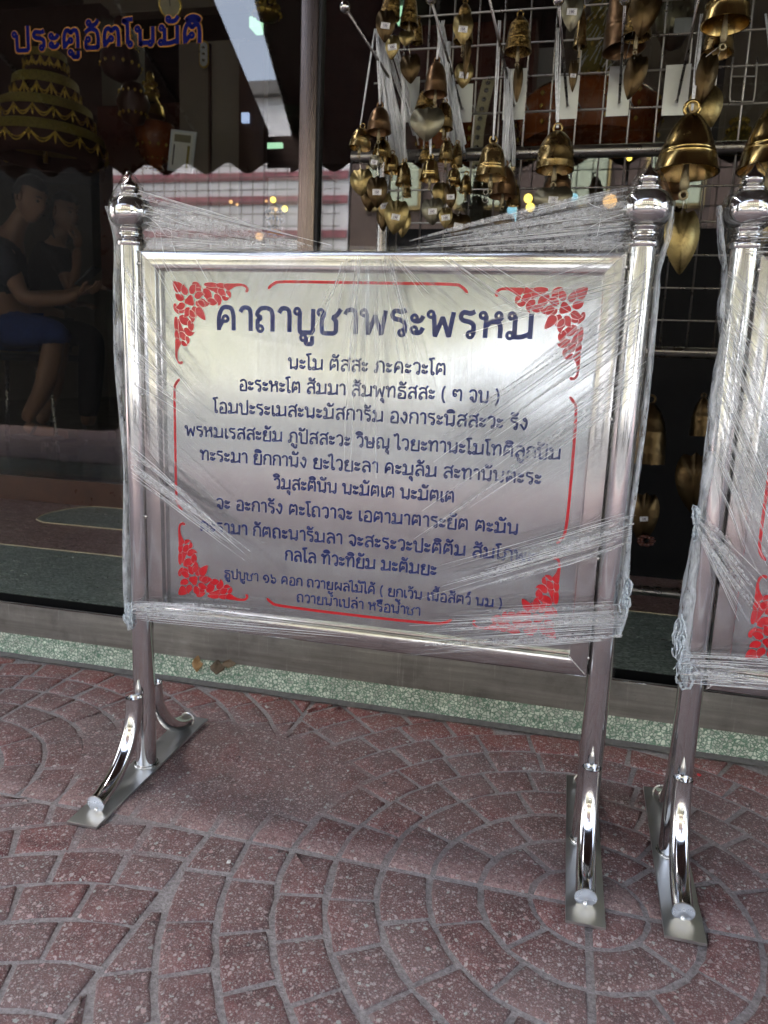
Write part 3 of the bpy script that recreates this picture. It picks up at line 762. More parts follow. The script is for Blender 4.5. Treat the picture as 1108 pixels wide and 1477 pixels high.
def stroke_polys(paths, loops, bh, th, ringr=.12):
    V = []; Fc = []; z = 0
    for P in paths:
        Q = [P[0]]
        for p in P[1:]:
            if math.hypot(p[0]-Q[-1][0], p[1]-Q[-1][1]) > th*.12: Q.append(p)
        z = (z+1) % 6; n = len(Q); k = len(V)
        if n < 2: continue
        for i in range(n):
            a, b, c = Q[max(0, i-1)], Q[i], Q[min(n-1, i+1)]
            e1 = (b[0]-a[0], b[1]-a[1]) if i else (c[0]-b[0], c[1]-b[1]); e2 = (c[0]-b[0], c[1]-b[1]) if i < n-1 else e1
            l1 = math.hypot(*e1); l2 = math.hypot(*e2); n1 = (-e1[1]/l1, e1[0]/l1); n2 = (-e2[1]/l2, e2[0]/l2)
            mx, my = n1[0]+n2[0], n1[1]+n2[1]; ml = math.hypot(mx, my) or 1; mx /= ml; my /= ml; kk = min(1.6, 1/max(.3, mx*n1[0]+my*n1[1]))
            if 0 < i < n-1 and n1[0]*n2[0]+n1[1]*n2[1] < .25:
                V += [(b[0]+n1[0]*th/2, b[1]+n1[1]*th/2, z), (b[0]-n1[0]*th/2, b[1]-n1[1]*th/2, z), (b[0]+n2[0]*th/2, b[1]+n2[1]*th/2, z), (b[0]-n2[0]*th/2, b[1]-n2[1]*th/2, z)]; continue
            V += [(b[0]+mx*th/2*kk, b[1]+my*th/2*kk, z), (b[0]-mx*th/2*kk, b[1]-my*th/2*kk, z)]
        for i in range((len(V)-k)//2-1): Fc.append((k+2*i, k+2*i+1, k+2*i+3, k+2*i+2))
    for cx, cz in loops:
        r = ringr*bh; k = len(V); z = (z+1) % 6
        for i in range(16):
            t = 2*PI*i/16; c, s_ = math.cos(t), math.sin(t); V += [(cx+(r+th*.36)*c, cz+(r+th*.36)*s_, 6+z % 3), (cx+(r-th*.36)*c, cz+(r-th*.36)*s_, 6+z % 3)]
        for i in range(16): j = (i+1) % 16; Fc.append((k+2*i, k+2*i+1, k+2*j+1, k+2*j))
    return V, Fc
def thai_line(name, parent, text, x0, x1, z, y, body, th, mat, slope=0., grow=0., yfun=None):
    nat = pen_text(text, 1, 1, 0)[2]; bw = (x1-x0)/nat
    paths, loops, wd = pen_text(text, bw, body, th)
    V, Fc = stroke_polys(paths, loops, min(bw, body), th*body+grow)
    V = [(x0+a, (yfun(x0+a, z+b) if yfun else y)-c*.00002, z+b+slope*a) for a, b, c in V]
    o = mesh_obj(name, V, Fc, mat, parent); fix_winding(o); return o

# decal on the glass
de = empty('door_lettering', (0, YG-.005, 0)); tagged(de, 'blue Thai lettering with orange outline stuck on the door glass', 'lettering')
zb = at(25, 73, YG-.005); ze = at(292, 62, YG-.005)
slp = (ze.z-zb.z)/(ze.x-zb.x)
x0_, x1_ = at(16, 60, YG).x, at(296, 50, YG).x
thai_line('letter_outline', de, 'ประตูอัตโนมัติ', x0_+.01, x1_-.01, zb.z, 0, .064, .25, MAT['decal_orange'], slope=slp, grow=.009)
thai_line('letter_face', de, 'ประตูอัตโนมัติ', x0_+.01, x1_-.01, zb.z, -.0016, .064, .25, MAT['decal_blue'], slope=slp)

# ------------------------------------------------------------------ the wrapped steel sign
W, HC, ZB0, ZT0 = .798, .932, .2930, .9245
RT = .019
def ornament_polys():
    "flower-and-flame corner scroll; corner at (0,0), one arm along +x, mirrored along +y"
    H = []
    def flame(bx, by, ang, ln, wd, curl):
        # a teardrop petal whose tip curls over
        L = []; Rr = []; n = 9; x, y, a = bx, by, ang; wd *= 1.38; ln *= 1.14
        for i in range(n+1):
            t = i/n; wv = wd*math.sin(PI*min(1, (t*.86+.10)))**.8*(1-t*.25)
            L.append((x-math.sin(a)*wv, y+math.cos(a)*wv)); Rr.append((x+math.sin(a)*wv, y-math.cos(a)*wv))
            x += math.cos(a)*ln/n; y += math.sin(a)*ln/n; a += curl/n
        return Rr+[(x, y)]+L[::-1]
    H.append(flame(.40, .10, .35, .16, .045, 1.8)); H.append(flame(.44, .05, -.1, .2, .036, 1.5))
    H.append(flame(.47, .20, .9, .14, .036, -2.4)); H.append(flame(.36, .20, 1.1, .13, .036, -1.6))
    H.append(flame(.42, .03, .0, .2, .024, .15)); H.append(flame(.55, .16, .2, .13, .034, 2.0))
    H.append(flame(.60, .09, .3, .13, .034, 1.4)); H.append(flame(.58, .035, .0, .16, .026, .5))
    H.append(flame(.66, .16, 1.0, .09, .022, -1.8)); H.append(flame(.71, .10, .5, .09, .022, 1.2))
    # tail: tapering tendril with a hooked end
    H.append([(.68, .02), (.8, .012), (.9, .012), (.97, .03), (1., .07), (.995, .105), (.975, .115), (.96, .1), (.968, .07), (.93, .045), (.86, .045), (.80, .065), (.74, .10), (.70, .075)])
    H.append(flame(.30, .05, .5, .12, .03, 1.8)); H.append(flame(.26, .02, .1, .12, .024, .6))
    out = H+[[(b, a) for a, b in p] for p in H]
    # flower at the corner
    out.append([(.0, .0), (.10, .012), (.13, .05), (.11, .11), (.05, .13), (.015, .09)])
    c = (.225, .225)
    for k in range(8):
        a = PI/4+k*PI/4+.39; out.append(flame(c[0]+.085*math.cos(a), c[1]+.085*math.sin(a), a-.5, .11, .036, 1.1))
    out.append([(.225+.062*math.cos(t)*(1+.18*math.cos(3*(t-PI/4))), .225+.062*math.sin(t)*(1+.18*math.cos(3*(t-PI/4)))) for t in [2*PI*i/18 for i in range(18)]])
    out.append([(.31, .31), (.37, .30), (.41, .35), (.43, .45), (.35, .42), (.30, .37)])
    out.append([(.335, .22), (.40, .22), (.43, .27), (.41, .30), (.35, .27)]); out.append([(.22, .335), (.22, .40), (.27, .43), (.30, .41), (.27, .35)])
    return out
ORN = ornament_polys()
def make_sign():
    root = empty('steel_notice_sign')
    def ps(x, name_post):
        mb = MB().tube([(x, 0, .002), (x, 0, .47), (x, 0, HC)], RT, 40); return mb.build('post', MAT['post'], root, angle=.7)
    for x in (0., W):
        ps(x, 0)
        prof = [(0, 0), (.0225, 0), (.0235, .003), (.0235, .0075), (.021, .010), (.0185, .012), (.0185, .0155), (.0205, .017), (.0205, .019), (.0178, .021),
                (.0178, .024), (.0195, .0255), (.0195, .0275), (.0225, .0285), (.0275, .0315), (.0318, .037), (.0342, .044), (.0350, .0515), (.0343, .059), (.0318, .066), (.0275, .0715), (.0215, .0748),
                (.0170, .0758), (.0182, .0775), (.0182, .0795), (.013, .081), (.0108, .0825), (.0120, .0845), (.0143, .0885), (.0145, .0925), (.0120, .0965), (.0072, .1005), (.0032, .1045), (.0008, .110), (0, .1115)]
        fin = MB().lathe(prof, (x, 0, HC), 40).build('finial', MAT['chrome'], root, angle=.9)
        bp = MB().box((x-.0275, -.1975, 0), (x+.0275, .197, .0045), bev=.0007).build('base_plate', MAT['plate'], root)
        wl = MB(); ring = []
        for i in range(49):
            a = 2*PI*i/48; rr = RT+.0018+.0006*R.random(); ring.append((x+rr*math.cos(a), rr*math.sin(a), .0055+.0006*R.random()))
        wl.tube(ring, .0017, 6, cap=False); wl.build('weld_bead', MAT['weld'], bp, True)
        for sg in (-1, 1):
            RR = .137; r_ = .0146; pts = []
            for i in range(19):
                th = (i/18)*math.radians(84); pts.append((x, sg*(.0342+RR*(1-math.cos(th))), .1535-RR*math.sin(th)))
            br = MB().tube(pts, r_, 24, cap=False)
            # inner wall so the cut top reads as a pipe
            br.tube([pts[0], pts[1], pts[2]], r_-.0012, 24, cap=False)
            br.lathe([(0, -.006), (r_-.0012, -.006)], pts[0], 20)  # bright disc added inside to lighten the pipe mouth
            b_ = br.build('brace', MAT['post'], root, angle=.9)
            a_ = Vector(pts[-1]); d_ = (a_-Vector(pts[-2])).normalized()
            cap = MB(); q = d_.to_track_quat('Z', 'Y').to_matrix().to_4x4(); q.translation = a_
            cap.lathe([(0, 0), (r_+.0012, 0), (r_+.0014, .0008), (r_+.0012, .0022), (0, .0026)], n=24, mtx=q); cap.build('end_cap', MAT['weld'], b_, angle=.7)
            wb = MB(); wp = a_+d_*.001-Vector((0, 0, r_-.001))
            wb.lathe([(0, .003), (.002, .0022), (.003, 0), (.0034, -.002)], (wp.x, wp.y, .0065), 10); wb.build('weld_spot', MAT['weld'], b_, True)
            tw = MB(); tw.lathe([(0, .026), (.0012, .022), (.0036, .012), (.0052, .004), (.0046, -.002), (.002, -.006)], (x, sg*(RT+.002), .156), 12); tw.build('weld_drip', MAT['weld'], b_, True)
    # mitred frame: profile across (u from outer edge inward, depth y)
    x0, x1, z0, z1 = RT+.0012, W-RT-.0012, ZB0, ZT0
    prof = [(0, .0125), (0, -.0105), (.0006, -.0113), (.003, -.0120), (.008, -.01285), (.014, -.0131), (.020, -.01285), (.0248, -.0120), (.0272, -.0113), (.0278, -.0105), (.0278, .001), (.0300, .002), (.0300, .0125)]
    sides = [((x0, z1), (x1, z1), (1, -1), (-1, -1)), ((x1, z1), (x1, z0), (-1, -1), (-1, 1)), ((x1, z0), (x0, z0), (-1, 1), (1, 1)), ((x0, z0), (x0, z1), (1, 1), (1, -1))]
    for A, B, da, db in sides:
        g = .0002; vs = []; n = len(prof)
        dx = (B[0]-A[0]); dz = (B[1]-A[1]); L = math.hypot(dx, dz); ux, uz = dx/L*g, dz/L*g
        for u, y in prof: vs.append((A[0]+da[0]*u+ux, y, A[1]+da[1]*u+uz))
        for u, y in prof: vs.append((B[0]+db[0]*u-ux, y, B[1]+db[1]*u-uz))
        fs = [(i, (i+1) % n, (i+1) % n+n, i+n) for i in range(n)]+[tuple(range(n)), tuple(range(2*n-1, n-1, -1))]
        mb = MB(); mb.add(vs, fs); mb.build('frame_rail', MAT['frame'], root, angle=.45)
    # welded tabs to the posts and mitre weld lines
    for (a, b) in (((x0, z1), (x0+.03, z1-.03)), ((x1, z1), (x1-.03, z1-.03)), ((x1, z0), (x1-.03, z0+.03)), ((x0, z0), (x0+.03, z0+.03))):
        pts = [(a[0]+(b[0]-a[0])*t/9, -.0126, a[1]+(b[1]-a[1])*t/9) for t in range(10)]
        MB().tube(pts, .0008, 5, rs=[.0005+.0005*R.random() for _ in pts]).build('mitre_weld', MAT['weld'], root, True)
    for x in (x0-.0005, x1+.0005):
        for z in (z0+.03, z0+.19, z0+.4, z1-.02):
            MB().lathe([(0, .003), (.0016, .002), (.0022, 0), (.0016, -.002), (0, -.003)], (x, -.012, z), 8).build('weld_spot', MAT['weld'], root, True)
    # board, slightly buckled
    def BY(x, z):
        e = max(0, min(1, min(x-x0-.0285, x1-.0285-x, z-z0-.0285, z1-.0285-z)/.03)); return .004+e*.0011*noise.noise(Vector((x*5.2, 0, z*4.2)))
    bx0, bx1, bz0, bz1 = x0+.0285, x1-.0285, z0+.0285, z1-.0285; nx, nz = 44, 34; vs = []
    for j in range(nz+1):
        for i in range(nx+1):
            x = bx0+(bx1-bx0)*i/nx; z = bz0+(bz1-bz0)*j/nz
            vs.append((x, BY(x, z), z))
    fs = [(j*(nx+1)+i, j*(nx+1)+i+1, (j+1)*(nx+1)+i+1, (j+1)*(nx+1)+i) for j in range(nz) for i in range(nx)]
    bd = mesh_obj('board', vs, fs, MAT['board'], root, True)
    # board has a back sheet
    MB().box((bx0, .0065, bz0), (bx1, .0095, bz1)).build('back_sheet', MAT['plate'], root)
    YT = .0020
    T = [('คาถาบูชาพระพรหม', .1473, .6559, .8030, .0365, .195), ('นะโม ตัสสะ ภะคะวะโต', .273, .5291, .7455, .0170, .185),
         ('อะระหะโต สัมมา สัมพุทธัสสะ ( ๓ จบ )', .1875, .6133, .7075, .0170, .185), ('โอมปะระเมสะนะมัสการัม องการะนิสสะวะ รัง', .1412, .6586, .6688, .0170, .185),
         ('พรหมเรสสะยัม ภูปัสสะวะ วิษณุ ไวยะทานะโมโทติลูกปัม', .0884, .7104, .6268, .0167, .185), ('ทะระมา ยิกกานัง ยะไวยะลา คะมุลัม สะทานันตะระ', .1161, .6847, .5868, .0170, .185),
         ('วิมุสะตินัน นะมัตเต นะมัตเต', .2496, .553, .5482, .0170, .185), ('จะ อะการัง ตะโถวาจะ เอตามาตาระยัต ตะมัน', .1449, .6558, .5058, .0170, .185),
         ('ตะรามา กัตถะนารัมลา จะสะระวะปะติตัม สัมโภพะ', .1145, .6833, .4632, .0170, .185), ('กลโล ทิวะทิยัม มะตัมยะ', .2706, .5305, .4262, .0170, .185),
         ('ธูปบูชา ๑๖ ดอก ถวายผลไม้ได้ ( ยกเว้น เนื้อสัตว์ นม )', .1583, .6391, .3835, .0134, .175), ('ถวายน้ำเปล่า หรือน้ำชา', .2928, .5075, .3552, .0134, .175)]
    by = lambda x, z: BY(x, z)-.00035
    for t, a, b, z, bh, th in T: thai_line('inscription_line', root, t, a, b, z, YT, bh, th, MAT['navy'], yfun=by)
    # red rules
    def rule(pts, wds, nm='red_rule'):
        c = catmull([(a, b) for a, b in pts], False, 6); ww = [wds[0]+(0)]*len(c); L = len(c); vs = []
        for i, p in enumerate(c):
            q = c[min(i+1, L-1)]; r = c[max(i-1, 0)]; tx, tz = q[0]-r[0], q[1]-r[1]; l = math.hypot(tx, tz) or 1
            t = i/(L-1); wv = wds[0]*min(1, .12+min(t, 1-t)*26)
            vs.append((p[0]-tz/l*wv, BY(p[0], p[1])-.0004, p[1]+tx/l*wv)); vs.append((p[0]+tz/l*wv, BY(p[0], p[1])-.0004, p[1]-tx/l*wv))
        o = mesh_obj(nm, vs, [(2*i, 2*i+1, 2*i+3, 2*i+2) for i in range(L-1)], MAT['red_print'], root); fix_winding(o)
    rule([(.2376, .869), (.246, .8762), (.262, .8800), (.34, .8803), (.45, .8800), (.53, .8797), (.546, .8765), (.5564, .8672)], (.0021,))
    rule([(.2384, .355), (.247, .3482), (.262, .3445), (.34, .343), (.45, .343), (.53, .3448), (.548, .3480), (.5606, .355)], (.0021,))
    rule([(.0805, .7215), (.0735, .7135), (.0703, .702), (.0698, .65), (.0698, .56), (.0704, .52), (.0735, .507), (.0815, .497)], (.0021,))
    rule([(.7165, .7215), (.7235, .7135), (.7275, .702), (.729, .65), (.7290, .56), (.7275, .52), (.7240, .507), (.7157, .497)], (.0021,))
    # corner scrolls
    for (cx, cz, sx, sz) in ((.0715, .8780, 1, -1), (.7292, .8780, -1, -1), (.0713, .3430, 1, 1), (.7265, .3430, -1, 1)):
        V = []; Fc = []; V2 = []; F2 = []; P3 = lambda a, b, q: (cx+sx*a*.1325, BY(cx+sx*a*.1325, cz+sz*b*.1325)-.0003-.000012*q, cz+sz*b*.1325)
        for i, p in enumerate(ORN):
            c = p if len(p) > 14 else catmull(p, True, 3)
            if area(c) < 0: c = c[::-1]
            k = len(V); V += [P3(a, b, 2*i) for a, b in c]
            for t in tessellate_polygon([[Vector((a, b, 0)) for a, b in c]]): Fc.append(tuple(j+k for j in t))
            o1, i1 = offset_poly(c, .0040), offset_poly(c, -.0010); n = len(c); k = len(V2)
            for a, b in zip(o1, i1): V2 += [P3(*a, 2*i+1), P3(*b, 2*i+1)]
            F2 += [(k+2*q, k+2*q+1, k+2*((q+1) % n)+1, k+2*((q+1) % n)) for q in range(n)]
        o = mesh_obj('corner_scroll', V, Fc, MAT['red_print'], root); fix_winding(o)
        o2 = mesh_obj('scroll_gap', V2, F2, MAT['board'], o); fix_winding(o2)
    return root
sgn = make_sign(); sgn.location = (0, 0, .0035); sgn.rotation_euler = (.0166, 0, 0)
tagged(sgn, 'whole steel sign board on two posts with navy Thai text and red scrolls', 'sign', 'steel prayer signs wrapped in film')
sg2 = copy_tree(sgn); sg2.location = (.9345, .006, .0035); sg2.rotation_euler = (.006, 0, -.02)
tagged(sg2, 'steel sign cut off by the photo edge, only one post and a board strip showing', 'sign', 'steel prayer signs wrapped in film')

# ------------------------------------------------------------------ stretch film around the signs
RF = random.Random(11)
def sgn_at(px, py, yo, M):
    "point of the sign-local plane y = yo seen at a photo pixel"
    Mi = M.inverted(); o = Mi @ CAM; d = Mi.to_3x3() @ ray(px, py); return o+d*((yo-o.y)/d.y)
def strand(mb, a, b, r, M, sag=.0, yo=-.022, wob=1.5, n=7, local=False):
    P = []
    ph = RF.uniform(0, 6); cur = RF.gauss(0, 1)*wob
    for i in range(n+1):
        t = i/n; x = a[0]+(b[0]-a[0])*t; y = a[1]+(b[1]-a[1])*t+sag*math.sin(PI*t)
        dx, dy = b[0]-a[0], b[1]-a[1]; L = math.hypot(dx, dy) or 1
        k = cur*math.sin(PI*t)+.4*wob*math.sin(ph+5*t)*t
        x += -dy/L*k; y += dx/L*k
        p = sgn_at(x, y, yo-.0015*math.sin(PI*t)+RF.gauss(0, .0002), M)
        P.append(p)
    rs = [r*(.25+.75*math.sin(PI*min(1, max(0, .08+.84*(i/n))))**.6)*(1 if i < n else .4) for i in range(n+1)]
    mb.tube(P, r, 4, cap=False, rs=rs)
def fan(name, parent, M, A0, A1, B0, B1, mat, yo, nu=14, nv=8, curve=0.):
    "pleated sheet between an inner edge A0-A1 and an outer edge B0-B1 (photo pixels on the film plane)"
    V = []; UV = []
    for j in range(nv+1):
        for i in range(nu+1):
            u, v = i/nu, j/nv
            ax = A0[0]+(A1[0]-A0[0])*u; ay = A0[1]+(A1[1]-A0[1])*u; bx = B0[0]+(B1[0]-B0[0])*u; by = B0[1]+(B1[1]-B0[1])*u
            p = sgn_at(ax+(bx-ax)*v, ay+(by-ay)*v, yo-.001*math.sin(PI*v)+.0004*math.sin(u*40), M); V.append(p); UV.append((u, v))
    Fc = [(j*(nu+1)+i, j*(nu+1)+i+1, (j+1)*(nu+1)+i+1, (j+1)*(nu+1)+i) for j in range(nv) for i in range(nu)]
    o = mesh_obj(name, V, Fc, mat, parent, True, UV); return o
M1 = Matrix.Translation((0, 0, .0035)) @ Matrix.Rotation(.0166, 4, 'X')
M2 = Matrix.Translation((.9345, .006, .0035)) @ Matrix.Rotation(-.02, 4, 'Z') @ Matrix.Rotation(.006, 4, 'X')

def shroud(name, parent, M, path, wid, yr, mat=None, n=10):
    "loose film hanging along a post: a crumpled half-tube following a pixel path"
    V = []; Fc = []; UV = []
    pts = catmull([(p[0], p[1], w_) for p, w_ in zip(path, wid)], False, 7)
    for j, (px, py, w_) in enumerate(pts):
        for i in range(n+1):
            t = i/n; a = PI*t
            p = sgn_at(px+w_*.5*(1-math.cos(a))-w_*.0, py, -.0, M); c = noise.noise(Vector((i*.9, j*.45, yr*10)))
            p.y = -(.005+abs(yr)*math.sin(a))-.003*c if yr > 0 else abs(yr)*math.sin(a)+.003*c
            p.x += .0016*c
            V.append(p)
    m_ = n+1
    Fc = [(j*m_+i, j*m_+i+1, (j+1)*m_+i+1, (j+1)*m_+i) for j in range(len(pts)-1) for i in range(n)]
    return mesh_obj(name, V, Fc, mat or MAT['film_edge'], parent, True)

def knot(parent, M, px, py, w_, h_, seed):
    mb = MB(); rr = random.Random(seed)
    for k in range(9):
        c = sgn_at(px+rr.gauss(0, w_*.22), py+rr.gauss(0, h_*.25), -.016-.006*rr.random(), M); q = []
        n = 10; th = rr.uniform(0, 6); s0 = mpp(px, py, 0)
        for i in range(n+1):
            t = i/n*rr.uniform(1.2, 1.5)*PI*1.3+th
            q.append(c+Vector((math.cos(t)*w_*.35*s0*rr.uniform(.6, 1.1), math.sin(t*1.7)*.004, math.sin(t)*h_*.34*s0*rr.uniform(.6, 1.1))))
        mb.tube(q, .0014*rr.uniform(.6, 1.4), 5)
    return mb.build('film_knot', MAT['film_knot'], parent, True)

wrap = empty('stretch_film_wrap'); wrap.matrix_world = M1
tagged(wrap, 'clear stretch film pulled in pleats round the whole sign and its ball finials', 'plastic wrap', 'stretch film on the signs')
# the clear sheet in front of the board
V = []; nx, nz = 60, 44
for j in range(nz+1):
    for i in range(nx+1):
        x = -.021+(W+.042)*i/nx; z = ZB0+.006+(ZT0-ZB0-.0)*j/nz
        u = abs(i/nx-.5)*2; y = -.0215+.004*(1-u**6)*0-.0016*abs(noise.noise(Vector((x*14, 0, z*14))))
        V.append((x, y, z))
mesh_obj('front_sheet', V, [(j*(nx+1)+i, j*(nx+1)+i+1, (j+1)*(nx+1)+i+1, (j+1)*(nx+1)+i) for j in range(nz) for i in range(nx)], MAT['film'], wrap, True)
# film tent between frame top and the finials (front and back skins meeting at the sagging edge)
def tent(parent, M, edge, base, name, y0=-.02, y1=-.004):
    V = []; n = len(edge)
    m_ = 8
    for i in range(n):
        for j in range(m_+1):
            t = j/m_; px = edge[i][0]+(base[i][0]-edge[i][0])*t; py = edge[i][1]+(base[i][1]-edge[i][1])*t
            yy = y1+(y0-y1)*t; p = sgn_at(px, py, yy+.004*noise.noise(Vector((px*.03, py*.05, 0))), M); V.append(p)
    return mesh_obj(name, V, [(i*(m_+1)+j, i*(m_+1)+j+1, (i+1)*(m_+1)+j+1, (i+1)*(m_+1)+j) for i in range(n-1) for j in range(m_)], MAT['film'], parent, True)
eL = catmull([(196, 268), (230, 292), (300, 322), (380, 345), (440, 354), (500, 358)], False, 5); bL = [(210+(500-210)*i/(len(eL)-1), 366) for i in range(len(eL))]
eR = catmull([(545, 362), (600, 357), (680, 338), (760, 312), (840, 286), (905, 262)], False, 5); bR = [(545+(912-545)*i/(len(eR)-1), 366) for i in range(len(eR))]
tent(wrap, M1, eL, bL, 'top_skirt'); tent(wrap, M1, eR, bR, 'top_skirt')
# film bags over the finials
for (x, M_) in ((0., 1), (W, 1)):
    prof = [(.0225, -.02), (.0245, 0), (.028, .02), (.035, .038), (.0368, .052), (.035, .064), (.028, .078), (.018, .095), (.006, .113), (.001, .116)]
    mb = MB().lathe(prof, (x, 0, HC), 28)
    mb.v = [tuple(Vector(v)+Vector((1, 1, 0))*.0012*noise.noise(Vector(v)*40)) for v in mb.v]
    mb.build('finial_bag', MAT['film'], wrap, True)
# pleat sheets
FS = [  # inner edge, outer edge, material
    ((480, 366), (575, 366), (395, 560), (640, 640), 'streak'), ((495, 372), (560, 372), (440, 700), (600, 690), 'streak_fine'),
    ((505, 368), (640, 368), (640, 520), (800, 470), 'streak_fine'), ((300, 368), (480, 368), (250, 470), (430, 500), 'streak_fine'),
    ((178, 400), (186, 660), (330, 560), (400, 850), 'streak'), ((190, 640), (192, 700), (330, 790), (420, 850), 'streak'),
    ((940, 380), (928, 560), (640, 560), (560, 850), 'streak_fine'), ((935, 470), (925, 640), (700, 640), (640, 790), 'streak_fine'),
    ((915, 720), (905, 800), (620, 830), (600, 900), 'streak'), ((880, 340), (935, 420), (700, 430), (650, 560), 'streak_fine'),
    ((188, 858), (190, 900), (520, 896), (520, 935), 'streak_fine'), ((902, 868), (898, 930), (560, 886), (540, 955), 'streak_fine'),
    ((188, 870), (190, 895), (420, 880), (420, 922), 'streak'), ((900, 880), (895, 915), (640, 892), (640, 940), 'streak'),
    ((905, 270), (912, 362), (560, 352), (560, 366), 'streak'), ((900, 285), (908, 350), (640, 345), (600, 366), 'streak'), ((912, 300), (912, 366), (700, 366), (700, 440), 'streak'), ((905, 268), (905, 320), (520, 358), (520, 366), 'streak_fine'), ((200, 275), (212, 362), (480, 352), (470, 366), 'streak_fine')]
for k, (a0, a1, b0, b1, mt) in enumerate(FS):
    fan('pleated_sheet', wrap, M1, a0, a1, b0, b1, MAT[mt], -.0235-.0006*k)
def fold_lines(parent, M, specs, mats=('strand', 'strand_soft')):
    for mt in mats:
        mb = MB(); soft = mt.endswith('soft')
        for (a0, a1, b0, b1, n, r, wob) in specs:
            for i in range(int(n*(.65 if soft else .6))):
                u = RF.random(); v = max(0, min(1, u+RF.gauss(0, .018)))
                A = (a0[0]+(a1[0]-a0[0])*u, a0[1]+(a1[1]-a0[1])*u); B = (b0[0]+(b1[0]-b0[0])*v, b0[1]+(b1[1]-b0[1])*v)
                t0 = RF.uniform(0, .35)*RF.random(); t1 = RF.uniform(.35, 1.0)
                a = (A[0]+(B[0]-A[0])*t0, A[1]+(B[1]-A[1])*t0); b = (A[0]+(B[0]-A[0])*t1, A[1]+(B[1]-A[1])*t1)
                strand(mb, a, b, r*RF.uniform(.35, 1.25)*(2.0 if soft else 1), M, wob=wob*.35, yo=-.024-.006*RF.random())
        o = mb.build('film_fold_lines', MAT[mt], parent, True); o['kind'] = 'stuff'
SP = [((490, 366), (565, 366), (400, 560), (640, 620), 18, .00034, 2), ((500, 366), (550, 366), (470, 720), (560, 720), 14, .00034, 2),
      ((200, 370), (300, 370), (240, 440), (330, 420), 10, .0004, 3), ((560, 368), (700, 368), (620, 440), (860, 460), 18, .0004, 3),
      ((176, 380), (186, 560), (260, 540), (330, 640), 20, .00036, 3), ((186, 640), (190, 690), (340, 780), (420, 860), 22, .0004, 2.5),
      ((945, 400), (930, 560), (620, 640), (580, 800), 24, .00046, 3), ((940, 380), (935, 480), (720, 560), (690, 640), 22, .00042, 3),
      ((918, 735), (908, 790), (620, 820), (600, 880), 26, .0005, 3), ((860, 366), (940, 420), (760, 400), (640, 500), 18, .0004, 3),
      ((188, 866), (190, 895), (300, 868), (560, 930), 40, .00036, 2.5), ((903, 866), (898, 925), (590, 880), (560, 950), 44, .00038, 2.5),
      ((905, 268), (912, 358), (560, 350), (570, 364), 26, .0005, 3), ((900, 280), (910, 350), (740, 330), (720, 350), 10, .0005, 4),
      ((198, 272), (205, 290), (440, 348), (500, 358), 18, .0005, 4), ((205, 290), (214, 360), (330, 350), (480, 362), 20, .0005, 8),
      ((200, 366), (900, 366), (210, 372), (905, 372), 0, .0004, 1)]
fold_lines(wrap, M1, SP)
# bright crumple near the first finial
mb = MB()
for i in range(16):
    c = (228+RF.gauss(0, 12), 325+RF.gauss(0, 18)); b = (c[0]+RF.gauss(16, 20), c[1]+RF.gauss(6, 20)); strand(mb, c, b, .00045*RF.uniform(.4, 1.2), M1, wob=2.5, yo=-.018-.02*RF.random(), n=5)
for i in range(12):
    c = (880+RF.gauss(0, 16), 320+RF.gauss(0, 20)); b = (c[0]+RF.gauss(-18, 20), c[1]+RF.gauss(6, 18)); strand(mb, c, b, .00045*RF.uniform(.4, 1.2), M1, wob=2.5, yo=-.018-.02*RF.random(), n=5)
mb.build('crumpled_folds', MAT['strand'], wrap, True)['kind'] = 'stuff'
# broad flat folds that catch the light
def broad_folds(parent, M, specs, name='film_fold_lines'):
    mb = MB()
    for (a0, a1, b0, b1, n, wpx) in specs:
        for i in range(n):
            u = RF.random(); v = max(0, min(1, u+RF.gauss(0, .04))); t1 = RF.uniform(.45, 1)
            A = (a0[0]+(a1[0]-a0[0])*u, a0[1]+(a1[1]-a0[1])*u); B = (b0[0]+(b1[0]-b0[0])*v, b0[1]+(b1[1]-b0[1])*v)
            B = (A[0]+(B[0]-A[0])*t1, A[1]+(B[1]-A[1])*t1); L = math.hypot(B[0]-A[0], B[1]-A[1]) or 1; nx_, ny_ = -(B[1]-A[1])/L, (B[0]-A[0])/L
            w0 = wpx*RF.uniform(.4, 1.2); yo = -.025-.006*RF.random(); bow = RF.gauss(0, 3); k = 9; vs = []
            for q in range(k+1):
                t = q/k; wd = w0*math.sin(PI*(.06+.9*t))**.7*.5; cx = A[0]+(B[0]-A[0])*t+nx_*bow*math.sin(PI*t); cyy = A[1]+(B[1]-A[1])*t+ny_*bow*math.sin(PI*t)
                for e, dy in ((-1, .0), (0, -.0016), (1, .0004)): vs.append(sgn_at(cx+nx_*wd*e, cyy+ny_*wd*e, yo+dy, M))
            mb.add(vs, [(3*q+e, 3*q+e+1, 3*q+e+4, 3*q+e+3) for q in range(k) for e in (0, 1)])
    o = mb.build(name, MAT['fold'], parent, True); o['kind'] = 'stuff'
broad_folds(wrap, M1, [((200, 275), (212, 350), (480, 352), (440, 364), 10, 7), ((905, 268), (912, 355), (570, 352), (600, 364), 20, 7), ((860, 300), (912, 360), (780, 330), (800, 366), 8, 8),
    ((490, 368), (560, 368), (400, 520), (620, 560), 5, 4), ((942, 400), (928, 540), (640, 600), (600, 780), 6, 5), ((918, 740), (908, 785), (640, 830), (620, 870), 8, 6),
    ((186, 640), (190, 700), (340, 760), (400, 840), 8, 5), ((188, 868), (190, 893), (360, 872), (520, 918), 8, 5), ((903, 870), (898, 920), (620, 884), (580, 940), 10, 5), ((176, 380), (184, 520), (250, 500), (300, 620), 6, 5)])
